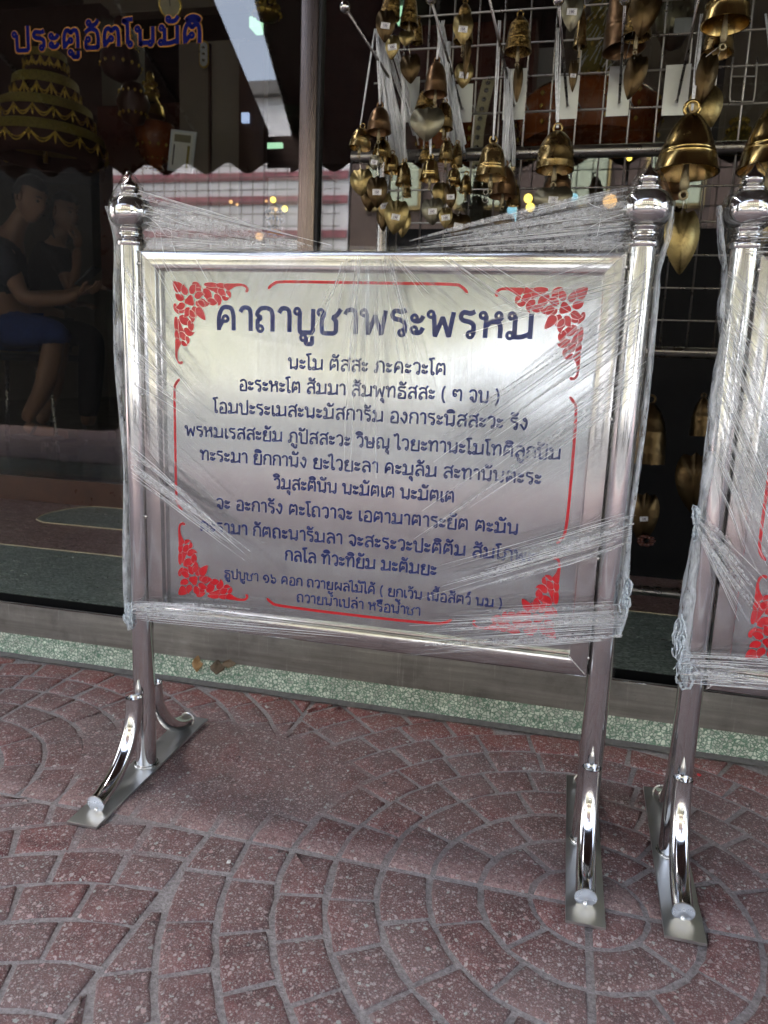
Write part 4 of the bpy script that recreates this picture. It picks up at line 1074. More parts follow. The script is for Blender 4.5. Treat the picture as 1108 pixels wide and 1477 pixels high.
# loose side skirts and knots
shroud('side_skirt', wrap, M1, [(156, 300), (170, 350), (169, 420), (170, 520), (177, 600), (183, 680), (181, 800), (184, 880), (190, 905)], [14, 6, 6, 8, 8, 8, 11, 9, 5], .012)
shroud('side_skirt', wrap, M1, [(972, 300), (968, 340), (954, 390), (947, 470), (938, 560), (926, 660), (912, 760), (908, 830), (906, 880), (896, 915)], [-7, -9, -9, -10, -9, -8, -9, -14, -18, -10], .010)
knot(wrap, M1, 186, 884, 14, 34, 3); knot(wrap, M1, 902, 862, 12, 40, 4)

wrap2 = empty('stretch_film_wrap'); wrap2.matrix_world = M2
tagged(wrap2, 'clear stretch film gathered in a bluish crumpled tail on the post of the cut-off sign', 'plastic wrap', 'stretch film on the signs')
V = []; nx, nz = 30, 40
for j in range(nz+1):
    for i in range(nx+1):
        x = -.021+(W+.042)*i/nx; z = ZB0+.006+(ZT0-ZB0)*j/nz; V.append((x, -.0215-.0016*abs(noise.noise(Vector((x*14, 7, z*14)))), z))
mesh_obj('front_sheet', V, [(j*(nx+1)+i, j*(nx+1)+i+1, (j+1)*(nx+1)+i+1, (j+1)*(nx+1)+i) for j in range(nz) for i in range(nx)], MAT['film'], wrap2, True)
mb = MB().lathe([(.0225, -.02), (.0245, 0), (.028, .02), (.037, .038), (.039, .052), (.036, .064), (.028, .078), (.018, .095), (.006, .113), (.001, .116)], (0, 0, HC), 28)
mb.v = [tuple(Vector(v)+Vector((1, 1, 0))*.0022*noise.noise(Vector(v)*60+Vector((3, 0, 0)))) for v in mb.v]; mb.build('finial_bag', MAT['film'], wrap2, True)
for k, (a0, a1, b0, b1, mt) in enumerate([((1040, 430), (1026, 640), (1150, 620), (1100, 860), 'streak'), ((1046, 400), (1040, 520), (1200, 560), (1150, 760), 'streak_fine'),
        ((1002, 740), (998, 770), (1120, 850), (1100, 930), 'streak'), ((985, 930), (980, 985), (1180, 945), (1170, 1005), 'streak_fine'), ((1050, 366), (1070, 420), (1160, 360), (1160, 500), 'streak_fine')]):
    fan('pleated_sheet', wrap2, M2, a0, a1, b0, b1, MAT[mt], -.0235-.0006*k)
broad_folds(wrap2, M2, [((1044, 430), (1026, 680), (1160, 640), (1120, 860), 14, 5), ((1006, 742), (1004, 765), (1120, 850), (1090, 930), 8, 5), ((985, 940), (982, 985), (1150, 950), (1140, 995), 8, 5)])
fold_lines(wrap2, M2, [((1044, 430), (1026, 680), (1160, 640), (1120, 900), 46, .0005, 3), ((1006, 740), (1004, 765), (1120, 850), (1090, 950), 26, .00046, 3),
    ((985, 940), (982, 985), (1180, 950), (1170, 1000), 34, .0004, 2.5), ((1060, 300), (1075, 366), (1120, 280), (1150, 366), 20, .0005, 4), ((1050, 380), (1046, 480), (1150, 470), (1130, 560), 16, .0005, 3)])
shroud('side_skirt', wrap2, M2, [(1032, 300), (1034, 350), (1040, 400), (1033, 450), (1036, 490), (1024, 560), (1014, 660), (1003, 745), (986, 830), (974, 920), (982, 985)], [8, 10, 8, 12, 10, 22, 22, 10, 22, 26, 22], .013)
knot(wrap2, M2, 1002, 752, 10, 34, 8); knot(wrap2, M2, 990, 968, 30, 50, 9); knot(wrap2, M2, 982, 930, 18, 50, 10)

# ------------------------------------------------------------------ wire rack
YR = .88
rack = empty('wire_display_rack', (.6, YR, .14)); tagged(rack, 'steel wire grid rack on tubular frame standing behind the signs', 'display rack')
XL, XR = .196, 2.3
for z in (1.308, .829, .205):
    mb = MB().tube([(XL-.0+(-.09 if z > 1.2 else 0), YR, z), (XR, YR, z)], .0155 if z > 1 else .0135, 20); part(mb, 'rail_tube', MAT['dark_steel'], rack, angle=.8)
mb = MB().tube([(XL, YR+.01, .14), (XL, YR+.01, 1.295)], .0165, 20); part(mb, 'upright', MAT['dark_steel'], rack, angle=.8)
mb = MB().tube([(XR, YR+.01, .14), (XR, YR+.01, 2.3)], .0165, 20); part(mb, 'upright', MAT['dark_steel'], rack, angle=.8)
k = 0
for k in range(34):
    x = .9305+.0632*(k-11)
    if x < XL+.02 or x > XR: continue
    mb = MB().tube([(x, YR+.004, .842 if True else .2), (x, YR+.004, 2.3)], .0026, 6); part(mb, 'wire', MAT['wire'], rack, smooth=True)
for z in (.907, .985, 1.063, 1.141, 1.223, 1.404, 1.486, 1.562, 1.637, 1.715, 1.79, 1.87, 1.95):
    mb = MB().tube([(XL+.0 if z < 1.3 else .16, YR-.0015, z), (XR, YR-.0015, z)], .0026, 6); part(mb, 'wire', MAT['wire'], rack, smooth=True)
# wire hanger clip
c = [at(x, y, YR-.012) for x, y in ((1058, 82), (1053, 140), (1060, 146), (1082, 146), (1088, 140), (1093, 82))]
mb = MB().tube(catmull([tuple(p) for p in c], False, 4), .0022, 6); mb.tube([at(1056, 110, YR-.012), at(1091, 110, YR-.012)], .0018, 6)
wc = mb.build('wire_clip', MAT['wire'], None, True); tagged(wc, 'U shaped wire clip hooked over the grid above the cut-off bell', 'wire clip')

# plated hooks with long ball-tipped rods
def hook(px0, px1, py0, py1, bx, by, YB, label):
    a = at((px0+px1)/2, py1-20, YR-.008)
    root = empty('display_hook', a); tagged(root, label, 'display hook', 'ball tipped hooks on the wire grid')
    p0, p1 = at(px0, py0, YR-.008), at(px1, py1, YR-.008)
    mb = MB().box((p0.x, YR-.010, p1.z), (p1.x, YR-.0075, p0.z), bev=.0006); part(mb, 'hook_plate', MAT['plate'], root)
    tip = at(bx, by, YB)
    mb = MB().tube([a, a+Vector((0, -.02, -.008)), tip], .0032, 8); part(mb, 'rod', MAT['dark_steel'], root, smooth=True)
    mb = MB().lathe([(0, .0125)]+[(.0125*math.sin(t*PI/8), .0125*math.cos(t*PI/8)) for t in range(1, 8)]+[(0, -.0125)], tip, 16); part(mb, 'ball_tip', MAT['chrome'], root, smooth=True)
    mb = MB(); mb.tube([a+Vector((-.032, .004, .02)), a+Vector((0, 0, .045)), a+Vector((.034, .004, -.01))], .0018, 6); part(mb, 'wire_brace', MAT['dark_steel'], root, smooth=True)
    return root
hook(581, 603, 112, 176, 498, 10, .62, 'hook plate with long rod ending in a steel ball beside the door mullion')
hook(656, 680, 122, 176, 622, -2, .62, 'hook plate with ball tipped rod beside the riveted strap')
hook(729, 756, 100, 172, 700, -30, .62, 'hook plate behind the white ribbon of the ridged brass bell')
hook(806, 832, 110, 171, 806, 0, .62, 'hook plate partly behind white ribbon over the tall domed bell')
hook(880, 906, 96, 167, 902, -2, .62, 'hook plate with pointed wire brace under the big dark bell')
hook(961, 990, 94, 166, 1012, -20, .62, 'hook plate just behind the big plain bell')

# ------------------------------------------------------------------ bells and leaf pendants
RB = random.Random(5)
def digits(parent, cx, cz, y, h, txt, rot):
    ps = outlines(txt); x1 = max(p[0] for q in ps for p in q); x0 = min(p[0] for q in ps for p in q); V, Fc = fill_polys(ps, .02)
    k = h/.72
    V = [Vector(((a-(x0+x1)/2)*k, 0, (b-.36)*k)) for a, b, c in V]
    M = Matrix.Rotation(rot, 3, 'Y'); V = [M @ v+Vector((cx, y, cz)) for v in V]
    o = mesh_obj('price_number', V, Fc, MAT['ink'], parent); fix_winding(o)
    return o
LEAF = [(0, .5), (.12, .44), (.3, .47), (.44, .34), (.5, .14), (.44, -.08), (.3, -.27), (.13, -.42), (0, -.5), (-.13, -.42), (-.3, -.27), (-.44, -.08), (-.5, .14), (-.44, .34), (-.3, .47), (-.12, .44)]
def leaf(parent, px, top, bot, w_, Y, mat, stick=None, rot=0., flip=1):
    c = at(px, (top+bot)/2, Y); s_ = mpp(px, (top+bot)/2, Y); h = (bot-top)*s_*1.06; w_ *= s_*1.18
    o = bpy.data.objects.new('leaf_pendant', None)
    pts = catmull(LEAF, True, 2); n = len(pts); V = []
    for yy in (0, .0012):
        for a, b in pts: V.append((a*w_, yy+.025*abs(a)*w_, b*h))
    V.append((0, 0, 0)); V.append((0, .0012, 0))
    Fc = [(i, (i+1) % n, 2*n) for i in range(n)]+[((i+1) % n+n, i+n, 2*n+1) for i in range(n)]+[(i, i+n, (i+1) % n+n, (i+1) % n) for i in range(n)]
    lo = mesh_obj('leaf_pendant', V, Fc, MAT[mat], parent, True); lo.location = c-Vector(parent.location); lo.rotation_euler = (0, rot, RB.uniform(-.15, .15))
    if stick:
        sw = min(w_*.62, .021) if stick != 'big' else w_*.5; sh = sw*.62
        st = MB().box((-sw/2, -.0014, -sh/2), (sw/2, -.0006, sh/2)); r2 = RB.uniform(-.2, .2)
        M = Matrix.Rotation(r2, 4, 'Y'); st.v = [tuple(M @ Vector(v)) for v in st.v]
        so_ = st.build('price_sticker', MAT['sticker'], lo)
        V2 = []; F2 = []
        ps = outlines(stick); k = sh*.42/.72; xm = (max(p[0] for q in ps for p in q)+min(p[0] for q in ps for p in q))/2
        Vv, Ff = fill_polys(ps, .03)
        V2 = [M @ Vector(((a-xm)*k, -.0019, (b-.36)*k)) for a, b, c_ in Vv]
        for zz in (-.36, .36):
            kk = len(V2); Ff += [(kk, kk+1, kk+2), (kk, kk+2, kk+3)]
            V2 += [M @ Vector((-sw*.42, -.0019, sh*zz-.0003)), M @ Vector((sw*.42, -.0019, sh*zz-.0003)), M @ Vector((sw*.42, -.0019, sh*zz+.0003)), M @ Vector((-sw*.42, -.0019, sh*zz+.0003))]
        ink = mesh_obj('sticker_print', V2, Ff, MAT['ink'], lo); fix_winding(ink)
    return lo
PROF = {
 'plain': [(0, 1.), (.16, 1.), (.22, .985), (.30, .95), (.43, .86), (.56, .74), (.67, .60), (.76, .46), (.82, .36), (.845, .345), (.84, .325), (.855, .30), (.875, .285), (.87, .265), (.90, .18), (.94, .08), (1., 0.)],
 'dome': [(0, 1.), (.2, .99), (.38, .95), (.56, .86), (.70, .73), (.80, .57), (.86, .42), (.885, .40), (.88, .375), (.895, .35), (.915, .33), (.91, .30), (.935, .18), (.965, .07), (1., 0.)],
 'ridged': [(0, 1.), (.2, .99), (.24, .95), (.40, .92), (.56, .84), (.64, .785), (.655, .77), (.65, .75), (.76, .60), (.82, .42), (.85, .34), (.88, .33), (.87, .30), (.89, .26), (.92, .25), (.91, .21), (.93, .16), (.96, .08), (1., 0.)],
 'tall': [(0, 1.), (.2, .985), (.4, .93), (.6, .83), (.78, .68), (.88, .54), (.90, .53), (.91, .50), (.95, .36), (.97, .2), (.985, .19), (.985, .16), (.99, .05), (1., 0.)],
 'ribbed': [(0, 1.), (.25, .97), (.45, .88), (.6, .74), (.72, .55), (.8, .36), (.86, .18), (.92, .06), (1., 0.)],
}
PROF['embossed'] = PROF['ridged']
def bell(px, top, lip, w_, kind, mat, Y, label, tilt=0., clap=True, cord=None, leaves=(), loop=True):
    "top, lip: photo rows of crown and lip centre; w_: width of the lip in photo pixels"
    w_ *= 1.10
    a = at(px, lip, Y); s_ = mpp(px, lip, Y); r = w_*s_/2; h = (lip-top)*s_*1.03
    root = empty('brass_bell', a); tagged(root, label, 'bell', 'bells hanging on the rack')
    pr = [(q[0]*r, q[1]*h) for q in PROF[kind]]
    inn = [(r*.94, .0), (r*.86, h*.12), (r*.76, h*.4), (r*.6, h*.72), (r*.3, h*.9), (0, h*.93)]
    M = Matrix.Rotation(tilt, 4, 'Y') @ Matrix.Rotation(-.04, 4, 'X')
    n = 32; mb = MB().lathe(pr+inn, n=n, mtx=M)
    if kind == 'ribbed':
        mb.v = [(v[0]*(1+.035*math.cos(12*math.atan2(v[1], v[0]))), v[1]*(1+.035*math.cos(12*math.atan2(v[1], v[0]))), v[2]) for v in mb.v]
    mb.build('bell_body', MAT[mat], root, angle=.75)
    if loop:
        rr = max(.0045, r*.22); q = [M @ Vector((rr*math.cos(t), 0, h+rr*.75+rr*math.sin(t))) for t in [2*PI*i/14 for i in range(15)]]
        MB().tube(q, rr*.28, 8, cap=False).build('hanging_loop', MAT[mat], root, True)
    if clap:
        rc = max(.0022, r*.10); L = max(.012, h*.34)
        mb = MB().lathe([(0, h*.3), (rc*.6, h*.3), (rc, 0), (rc*1.5, -L*.5), (rc*1.3, -L*.8), (0, -L*.85)], n=12, mtx=M); 
        q = [M @ Vector((rc*1.2*math.cos(t), 0, -L-rc*.6+rc*1.2*math.sin(t))) for t in [2*PI*i/12 for i in range(13)]]; mb.tube(q, rc*.45, 6, cap=False)
        mb.build('clapper', MAT['clapper'], root, True)
    for lf in leaves:
        lp, lt, lb, lw, lm, st = lf[:6]; lY = lf[6] if len(lf) > 6 else Y-.01
        lo = leaf(root, lp, lt, lb, lw, lY, lm, st, RB.uniform(-.1, .1) if len(lf) < 8 else lf[7])
        p1 = at(lp, lt+2, lY)-a; p0 = Vector((0, 0, -h*.3)); mid_ = (p0+p1)/2+Vector((RB.uniform(-.003, .003), 0, 0))
        MB().tube([p0, mid_, p1], .0009, 5).build('link_wire', MAT['ring'], root, True)
    if cord:
        for (cx, cy_2, wd) in cord:
            t = at(cx, cy_2, YR-.12)-a; mb = MB(); b_ = Vector((0, 0, h+.006))
            for q in range(4):
                o1 = Vector((RB.uniform(-1, 1)*wd, RB.uniform(-.002, .002), 0)); mb.tube([t+o1*1.2, (t+b_)/2+o1*1.4, b_+o1*.4], .0016, 5)
            mb.build('ribbon_cord', MAT['ribbon'], root, True)
    return root
B = bell
B(562, -22, 26, 27, 'embossed', 'embossed', .74, 'small embossed bell under the ball tip with dark leaf tag', tilt=.1, leaves=[(556, 16, 58, 25, 'leaf_dark', 'x'*0+'150', .70), (566, 52, 84, 18, 'leaf_gold', '100', .72)])
B(590, -3, 37, 25, 'embossed', 'embossed', .76, 'narrow embossed bell over a pale small leaf and a dark one', leaves=[(586, 45, 65, 20, 'leaf_gold', None), (592, 80, 118, 26, 'leaf_dark', None)])
B(602, 32, 62, 15, 'embossed', 'embossed', .84, 'tiny embossed bell half behind the narrow embossed bell', clap=False)
B(628, 94, 136, 32, 'dome', 'copper', .70, 'dull brown smooth bell above the big pale heart leaf', cord=[(640, 30, .003)], leaves=[(616, 157, 201, 43, 'leaf_grey', None, .68, 0.)])
B(615, 132, 157, 30, 'embossed', 'embossed', .76, 'embossed bell tucked behind the big pale heart leaf', clap=False)
B(640, 151, 186, 25, 'dome', 'brass', .72, 'two-ringed brass bell beside the big pale heart leaf', cord=[(648, 60, .003)])
B(546.5, 158, 191, 33, 'dome', 'copper', .70, 'two-ringed copper toned bell topmost in the cluster by the mullion', cord=[(544, 42, .003)], leaves=[(544, 256, 298, 26, 'leaf_dark', '150', .66)])
B(519, 187, 214, 30, 'dome', 'brass', .71, 'brass bell hanging outermost toward the mullion over a pale gold heart', tilt=.1, cord=[(541, 42, .0025)], leaves=[(521, 245, 281, 30, 'leaf_gold', None, .70)])
B(551, 203, 229, 27, 'dome', 'bright_brass', .73, 'shiny brass bell squeezed under the copper toned bell', leaves=[(534, 266, 303, 25, 'leaf_dark', None, .72), (540, 224, 244, 14, 'leaf_grey', '100', .68)])
B(565, 224, 249, 22, 'dome', 'bright_brass', .74, 'small very shiny bell with one bright highlight in the mullion cluster', leaves=[(555, 279, 315, 19, 'leaf_gold', '100', .70), (552, 300, 333, 15, 'leaf_dark', None, .73)])
B(582, 236, 267, 23, 'ribbed', 'brass', .74, 'ribbed bell at the inner side of the mullion cluster', cord=[(582, 100, .003)], leaves=[(571, 290, 336, 31, 'leaf_gold', '150', .69), (582, 307, 341, 18, 'leaf_gold', None, .72)])
B(587, 268, 284, 12, 'dome', 'brass', .8, 'tiny bell peeping below the ribbed bell', clap=False)
B(620, 231, 260, 27, 'ridged', 'bright_brass', .70, 'shiny bell above a dark heart leaf marked 100', cord=[(622, 180, .003)], leaves=[(624, 287, 323, 28, 'leaf_grey', '100', .69)])
B(614, 216, 233, 20, 'embossed', 'embossed', .75, 'embossed bell cap behind the shiny bell of the middle cluster', clap=False)
B(643, 205, 232, 20, 'dome', 'brass', .73, 'upper two-ringed bell of the middle cluster', cord=[(648, 186, .002)], leaves=[(638, 264, 296, 25, 'leaf_gold', None, .71), (650, 268, 300, 15, 'leaf_dark', '100', .69)])
B(658, 210, 240, 17, 'dome', 'brass', .76, 'slim bell at the outer edge of the middle cluster', leaves=[(643, 300, 328, 17, 'leaf_gold', '100', .68)])
B(654, 244, 267, 21, 'ridged', 'bright_brass', .74, 'bright bell low in the middle cluster', clap=False)
B(671.5, 254, 278, 17, 'dome', 'brass', .74, 'lowest slim bell of the middle cluster above a tagged leaf', leaves=[(661, 309, 343, 30, 'leaf_dark', '150', .70)])
B(708, 210, 257, 42, 'ridged', 'brass', .66, 'large ridged brass bell with two open rings under it', cord=[(720, 30, .004)])
B(725, 243, 284, 37, 'dome', 'copper', .74, 'brown bell partly behind the large ridged brass bell', cord=[(735, 100, .005)], leaves=[(727, 309, 335, 26, 'leaf_dark', None, .72)])
B(740, 266, 296, 20, 'dome', 'brass', .78, 'bell mostly hidden behind the brown bell', clap=False)
B(747, 29, 75, 36, 'embossed', 'embossed', .72, 'embossed brown bell in torn clear plastic in front of the grid', leaves=[(747, 96, 145, 12, 'leaf_dark', None, .70)])
B(668, 10, 60, 26, 'embossed', 'embossed', .76, 'embossed bell in plastic above the tagged yellow leaves', leaves=[(668, 22, 62, 25, 'leaf_gold', '150', .70), (669, 92, 125, 23, 'leaf_gold', '100', .73), (673, 60, 112, 9, 'leaf_dark', None, .70)])
B(800, 194, 246, 50, 'tall', 'brass', .66, 'tall domed brass bell with large ring loop over a round tagged leaf', cord=[(808, 40, .0055)], leaves=[(798, 270, 306, 47, 'leaf_grey', '150', .65)])
B(803.5, 248, 278, 38, 'dome', 'copper', .72, 'bell under the tall domed bell seen behind its round leaf', clap=False)
B(836, 18, 68, 18, 'ribbed', 'brass', .74, 'slim bell beside a grey leaf marked 180', leaves=[(825, -8, 42, 27, 'leaf_grey', '180', .66), (827, 88, 130, 11, 'leaf_dark', '100', .70)])
B(918, 0, 54, 38, 'embossed', 'embossed', .70, 'embossed bell in front of the wide dark bell under the grid top', leaves=[(915, 82, 140, 27, 'leaf_dark', None, .68, .2)])
B(900, -20, 72, 56, 'plain', 'copper', .76, 'wide dark bronze bell hanging askew in the top of the grid', tilt=-.12, clap=False, leaves=[(930, -22, 50, 38, 'leaf_dark', None, .66, .1)])
B(1046, -42, 36, 62, 'embossed', 'bright_brass', .64, 'large gold chased bell high on the grid', leaves=[(1018, 80, 148, 26, 'leaf_dark', None, .64), (1020, 128, 182, 40, 'leaf_gold', None, .66, -.3)])
B(1034, 40, 78, 42, 'dome', 'brass', .72, 'smaller gold bell just beneath the large chased bell', clap=False)
B(989, 172, 250, 84, 'plain', 'bright_brass', .60, 'biggest smooth brass bell over the second post with a pointed leaf below', cord=[(1014, 20, .005)], leaves=[(983, 306, 392, 42, 'leaf_gold', None, .60, -.05)])
B(966, 248, 284, 40, 'dome', 'copper', .72, 'reddish bell peeping out behind the biggest smooth bell', clap=False, leaves=[(974, 300, 350, 22, 'leaf_dark', None, .74)])
B(1111, 158, 246, 84, 'plain', 'bright_brass', .60, 'big smooth bell cut off by the photo edge', cord=[(1108, 20, .005)], leaves=[(1106, 300, 350, 34, 'leaf_gold', None, .64)])
B(930, 584, 668, 50, 'tall', 'leaf_dark', 1.02, 'dim brown bell hanging low in the dark between the two signs', clap=False)  # shade of the gap put into the bell's dark metal
B(1009, 575, 629, 26, 'tall', 'leaf_dark', 1.05, 'small dim bell low behind the cut-off sign post', clap=False, leaves=[(1002, 655, 740, 46, 'leaf_dark', None, 1.0)])  # bell darkened by its metal colour to look unlit
# ring links under the ridged bell
a = at(702, 284, .655); mb = MB()
for (px, py, rr) in ((701, 277, .0055), (700, 288, .006)):
    c = at(px, py, .655); mb.tube([c+Vector((rr*math.cos(t), .001*math.sin(3*t), rr*math.sin(t))) for t in [2*PI*i/14 for i in range(15)]], .0009, 6, cap=False)
tagged(mb.build('key_rings', MAT['ring'], None, True), 'two small open wire rings hanging from the ridged bell clapper', 'rings')
# low grey and orange tags in the dark
tg = empty('hanging_leaf_tag', at(932, 740, 1.0)); tagged(tg, 'dark round leaf with white label above a reddish rosette', 'tag')
leaf(tg, 929, 712, 785, 34, 1.0, 'leaf_dark', '100')
c = at(932, 780, .99); mb = MB()
for k in range(9):
    t = 2*PI*k/9; mb.lathe([(0, .006), (.008, .003), (.010, 0), (.006, -.004), (0, -.005)], c+Vector((.016*math.cos(t), 0, .012*math.sin(t))), 8)
part(mb, 'rosette', MAT['wood_red'], tg, smooth=True)

# string hanks
def hank(px0, px1, py0, bx0, bx1, by, n, Y, label, seed, fringe=()):
    rr = random.Random(seed); mb = MB()
    for i in range(n):
        u = i/(n-1); a = at(px0+(px1-px0)*u+rr.uniform(-1, 1), py0+rr.uniform(-3, 3)+(u*10), Y+rr.uniform(-.01, .02)); 
        b = at(bx0+(bx1-bx0)*u+rr.uniform(-2, 2), by[0]+(by[1]-by[0])*u+rr.uniform(-8, 8), Y+rr.uniform(-.02, .03))
        m1 = (a*.6+b*.4)+Vector((rr.gauss(0, .0015), 0, 0)); m2 = (a*.25+b*.75)+Vector((rr.gauss(0, .002), 0, 0))
        mb.tube([a, m1, m2, b], .0015*rr.uniform(.6, 1.5), 4)
    tagged(mb.build('string_hank', MAT['ribbon'], None, True), label, 'string hank', 'hanks of white string on the hooks')
hank(543, 552, 40, 562, 588, (225, 235), 34, .78, 'white string hank falling from the rod beside the mullion', 1)
hank(546, 575, 60, 590, 603, (170, 205), 18, .80, 'loose fringe of white string next to the hook plate', 4)
hank(630, 640, 30, 648, 672, (200, 215), 40, .78, 'white string hank behind the heart leaf', 2)
hank(728, 738, 96, 724, 742, (230, 240), 14, .80, 'white string tail behind the large ridged bell', 3)

# ------------------------------------------------------------------ shop interior
mb = MB(); mb.box((-6, YG+.02, -.1), (6, 9, .225)); mb.build('shop_floor', MAT['shop_floor'], None, kind='structure')
mb = MB(); mb.box((-6, 9, -.1), (6, 9.2, 3.3)); mb.box((-6.2, YG, -.1), (-6, 9, 3.3)); mb.box((6, YG, -.1), (6.2, 9, 3.3)); mb.build('shop_wall', MAT['shop_wall'], None, kind='structure')
mb = MB(); mb.box((-6, YG, 3.3), (6, 9, 3.5)); mb.build('shop_ceiling', MAT['shop_dark'], None, kind='structure')
def boxpx(name, px0, py0, px1, py1, Y, depth, mat, label=None, cat=None, bev=.003, parent=None):
    p0, p1 = at(px0, py0, Y), at(px1, py1, Y); xs = sorted((p0.x, p1.x)); zs = sorted((p0.z, p1.z))
    o = MB().box((xs[0], Y, zs[0]), (xs[1], Y+depth, zs[1]), bev=bev).build(name, MAT[mat], parent, angle=.6)
    if label: tagged(o, label, cat)
    return o
boxpx('cabinet', -60, 20, 150, 235, 3.3, .5, 'shop_dark', 'dark tall display cabinet behind the tiered gold parasol', 'cabinet')
boxpx('wooden_partition', 258, 62, 352, 420, 2.7, .12, 'shop_wall', 'beige wall pillar behind the oval number plate', 'pillar')
boxpx('dark_panel', 345, 60, 378, 420, 2.62, .05, 'wood_dark', 'dark wooden post beside the beige pillar', 'post')
boxpx('dark_panel', 300, 62, 303, 420, 2.68, .03, 'wood_dark', 'thin dark batten fixed on the beige pillar', 'batten')
boxpx('red_cabinet', 140, 153, 262, 420, 3.0, .5, 'wood_red', 'red brown lacquered cabinet below the hanging ornaments', 'cabinet')
boxpx('ceiling_beam', 120, 0, 350, 6, 3.4, .1, 'shop_wall', 'pale ceiling beam over the red brown cabinet', 'beam')
boxpx('red_shelf', 460, 0, 545, 235, 2.9, .4, 'dark_red', 'dark red altar shelf seen past the door mullion', 'shelf')
boxpx('altar_table', 560, 40, 760, 235, 2.6, .5, 'wood_red', 'dark red altar table behind the hanging string', 'table')
boxpx('glass_case', 820, 0, 1120, 210, 3.1, .1, 'shop_wall', 'pale back panel behind the gold tree ornaments', 'panel')
boxpx('teal_panel', 762, 70, 800, 130, 2.9, .1, 'white_box', 'pale grey carton standing behind the grid', 'carton')
boxpx('wall_unit', 380, 0, 440, 150, 3.2, .4, 'shop_dark', 'dark wall unit near the mullion carrying a gold ornament', 'wall unit')
boxpx('reflection_blackout', 560, 330, 1300, 905, 1.30, .25, 'track_and_blocker', 'black panel added behind the wire rack in place of a dark reflection', 'cabinet')  # added panel, stands in for the dark reflection in the glass
# tiered parasol
c = at(66, 235, 2.35); s_ = mpp(66, 150, 2.35)
tp = empty('tiered_parasol', c); tagged(tp, 'four tiered gold ceremonial parasol in clear plastic above the seated man', 'parasol')
for (y0, y1, w_) in ((78, 106, 62), (116, 152, 98), (154, 188, 140), (192, 228, 176)):
    a, b = at(66, y0, 2.35), at(66, y1, 2.35); r = w_*s_/2; h = a.z-b.z
    mb = MB().lathe([(0, h*.93), (r*.86, h), (r*.9, h*.94), (r*.93, h*.62), (r*.95, h*.55)], (a.x-c.x, 0, b.z-c.z), 40); o = mb.build('tier', MAT['gold_cloth'], tp, True)
    n = 16; mb = MB()
    for k in range(n):
        t0 = 2*PI*k/n
        for q, dr in ((0, 0), (1, .002)):
            pts = []
            for i in range(9):
                t = t0+2*PI/n*i/8; sg = math.sin(PI*i/8); pts.append((a.x-c.x+(r*.955+dr)*math.cos(t), (r*.955+dr)*math.sin(t), b.z-c.z+h*(.50-(.34+.12*q)*sg)))
            mb.tube(pts, .0035, 5)
        mb.lathe([(0, h*.55), (.008, h*.4), (.004, h*.12), (0, 0)], (a.x-c.x+r*.96*math.cos(t0), r*.96*math.sin(t0), b.z-c.z), 6)
    mb.build('festoon', MAT['gold'], o if False else tp, True)
    mb = MB().lathe([(r*.90, h*.6), (r*.90, h*.02), (r*.70, -h*.15)], (a.x-c.x, 0, b.z-c.z), 40); mb.build('inner_cloth', MAT['dark_red'], tp, True)
mb = MB().tube([(0, 0, 0), (0, 0, at(66, 60, 2.35).z-c.z)], .012, 8); mb.build('pole', MAT['gold'], tp, True)
# hanging ornament cluster
def orn(px, py, w_, h_, Y, mat, label, cat, prof=None, mats2=None, name='hanging_ornament'):
    a = at(px, py+h_/2, Y); s_ = mpp(px, py, Y); r = w_*s_/2; h = h_*s_
    prof = prof or [(0, 1), (.25, .95), (.35, .86), (.3, .8), (.7, .62), (.95, .4), (1, .25), (.8, .12), (.4, .05), (0, 0)]
    mb = MB().lathe([(p[0]*r, p[1]*h) for p in prof], (0, 0, 0), 28); root = empty(name, a); mb.build('ornament_body', MAT[mat], root, angle=.9)
    mb = MB()
    for zz in (.25, .5, .72):
        rr = 0
        for i in range(len(prof)-1):
            if (prof[i][1]-zz)*(prof[i+1][1]-zz) <= 0: rr = max(rr, prof[i][0]*.5+prof[i+1][0]*.5)
        for k in range(14):
            t = 2*PI*k/14; mb.lathe([(0, .010), (.007, .004), (.008, -.003), (0, -.012)], ((rr*r+.002)*math.cos(t), (rr*r+.002)*math.sin(t), zz*h), 6)
    mb.build('bead_trim', MAT[mats2 or 'gold'], root, True)
    tagged(root, label, cat); return root
orn(175, 75, 58, 90, 2.5, 'dark_red', 'dark red lantern ornament with gold beads hanging under the lettering', 'ornament')
orn(193, 152, 48, 62, 2.55, 'wood_dark', 'round dark flower medallion below the lantern ornament', 'ornament', [(0, 1), (.6, .9), (1, .5), (.6, .1), (0, 0)])
orn(217, 138, 42, 62, 2.8, 'gold', 'gold foil wrapped statuette on the red cabinet', 'statuette', [(0, 1), (.2, .95), (.3, .8), (.2, .72), (.6, .6), (.5, .4), (.9, .2), (1, 0), (0, 0)])
orn(225, 215, 60, 60, 2.8, 'orange_lacquer', 'gold beaded bowl in front of the price card', 'bowl', [(.2, .8), (.9, 1), (1, .8), (.7, .3), (.3, .1), (.4, 0), (0, 0)], name='bowl')
orn(385, 12, 40, 40, 2.6, 'gold', 'gold carved ornament beside the bright reflection near the mullion', 'ornament')
orn(396, 318, 34, 46, 2.4, 'gold', 'small gold flower offering lit by candle bulbs', 'offering', [(0, 1), (.5, .85), (.8, .6), (.5, .5), (.3, .3), (.7, .1), (.8, 0), (0, 0)], 'dark_green')
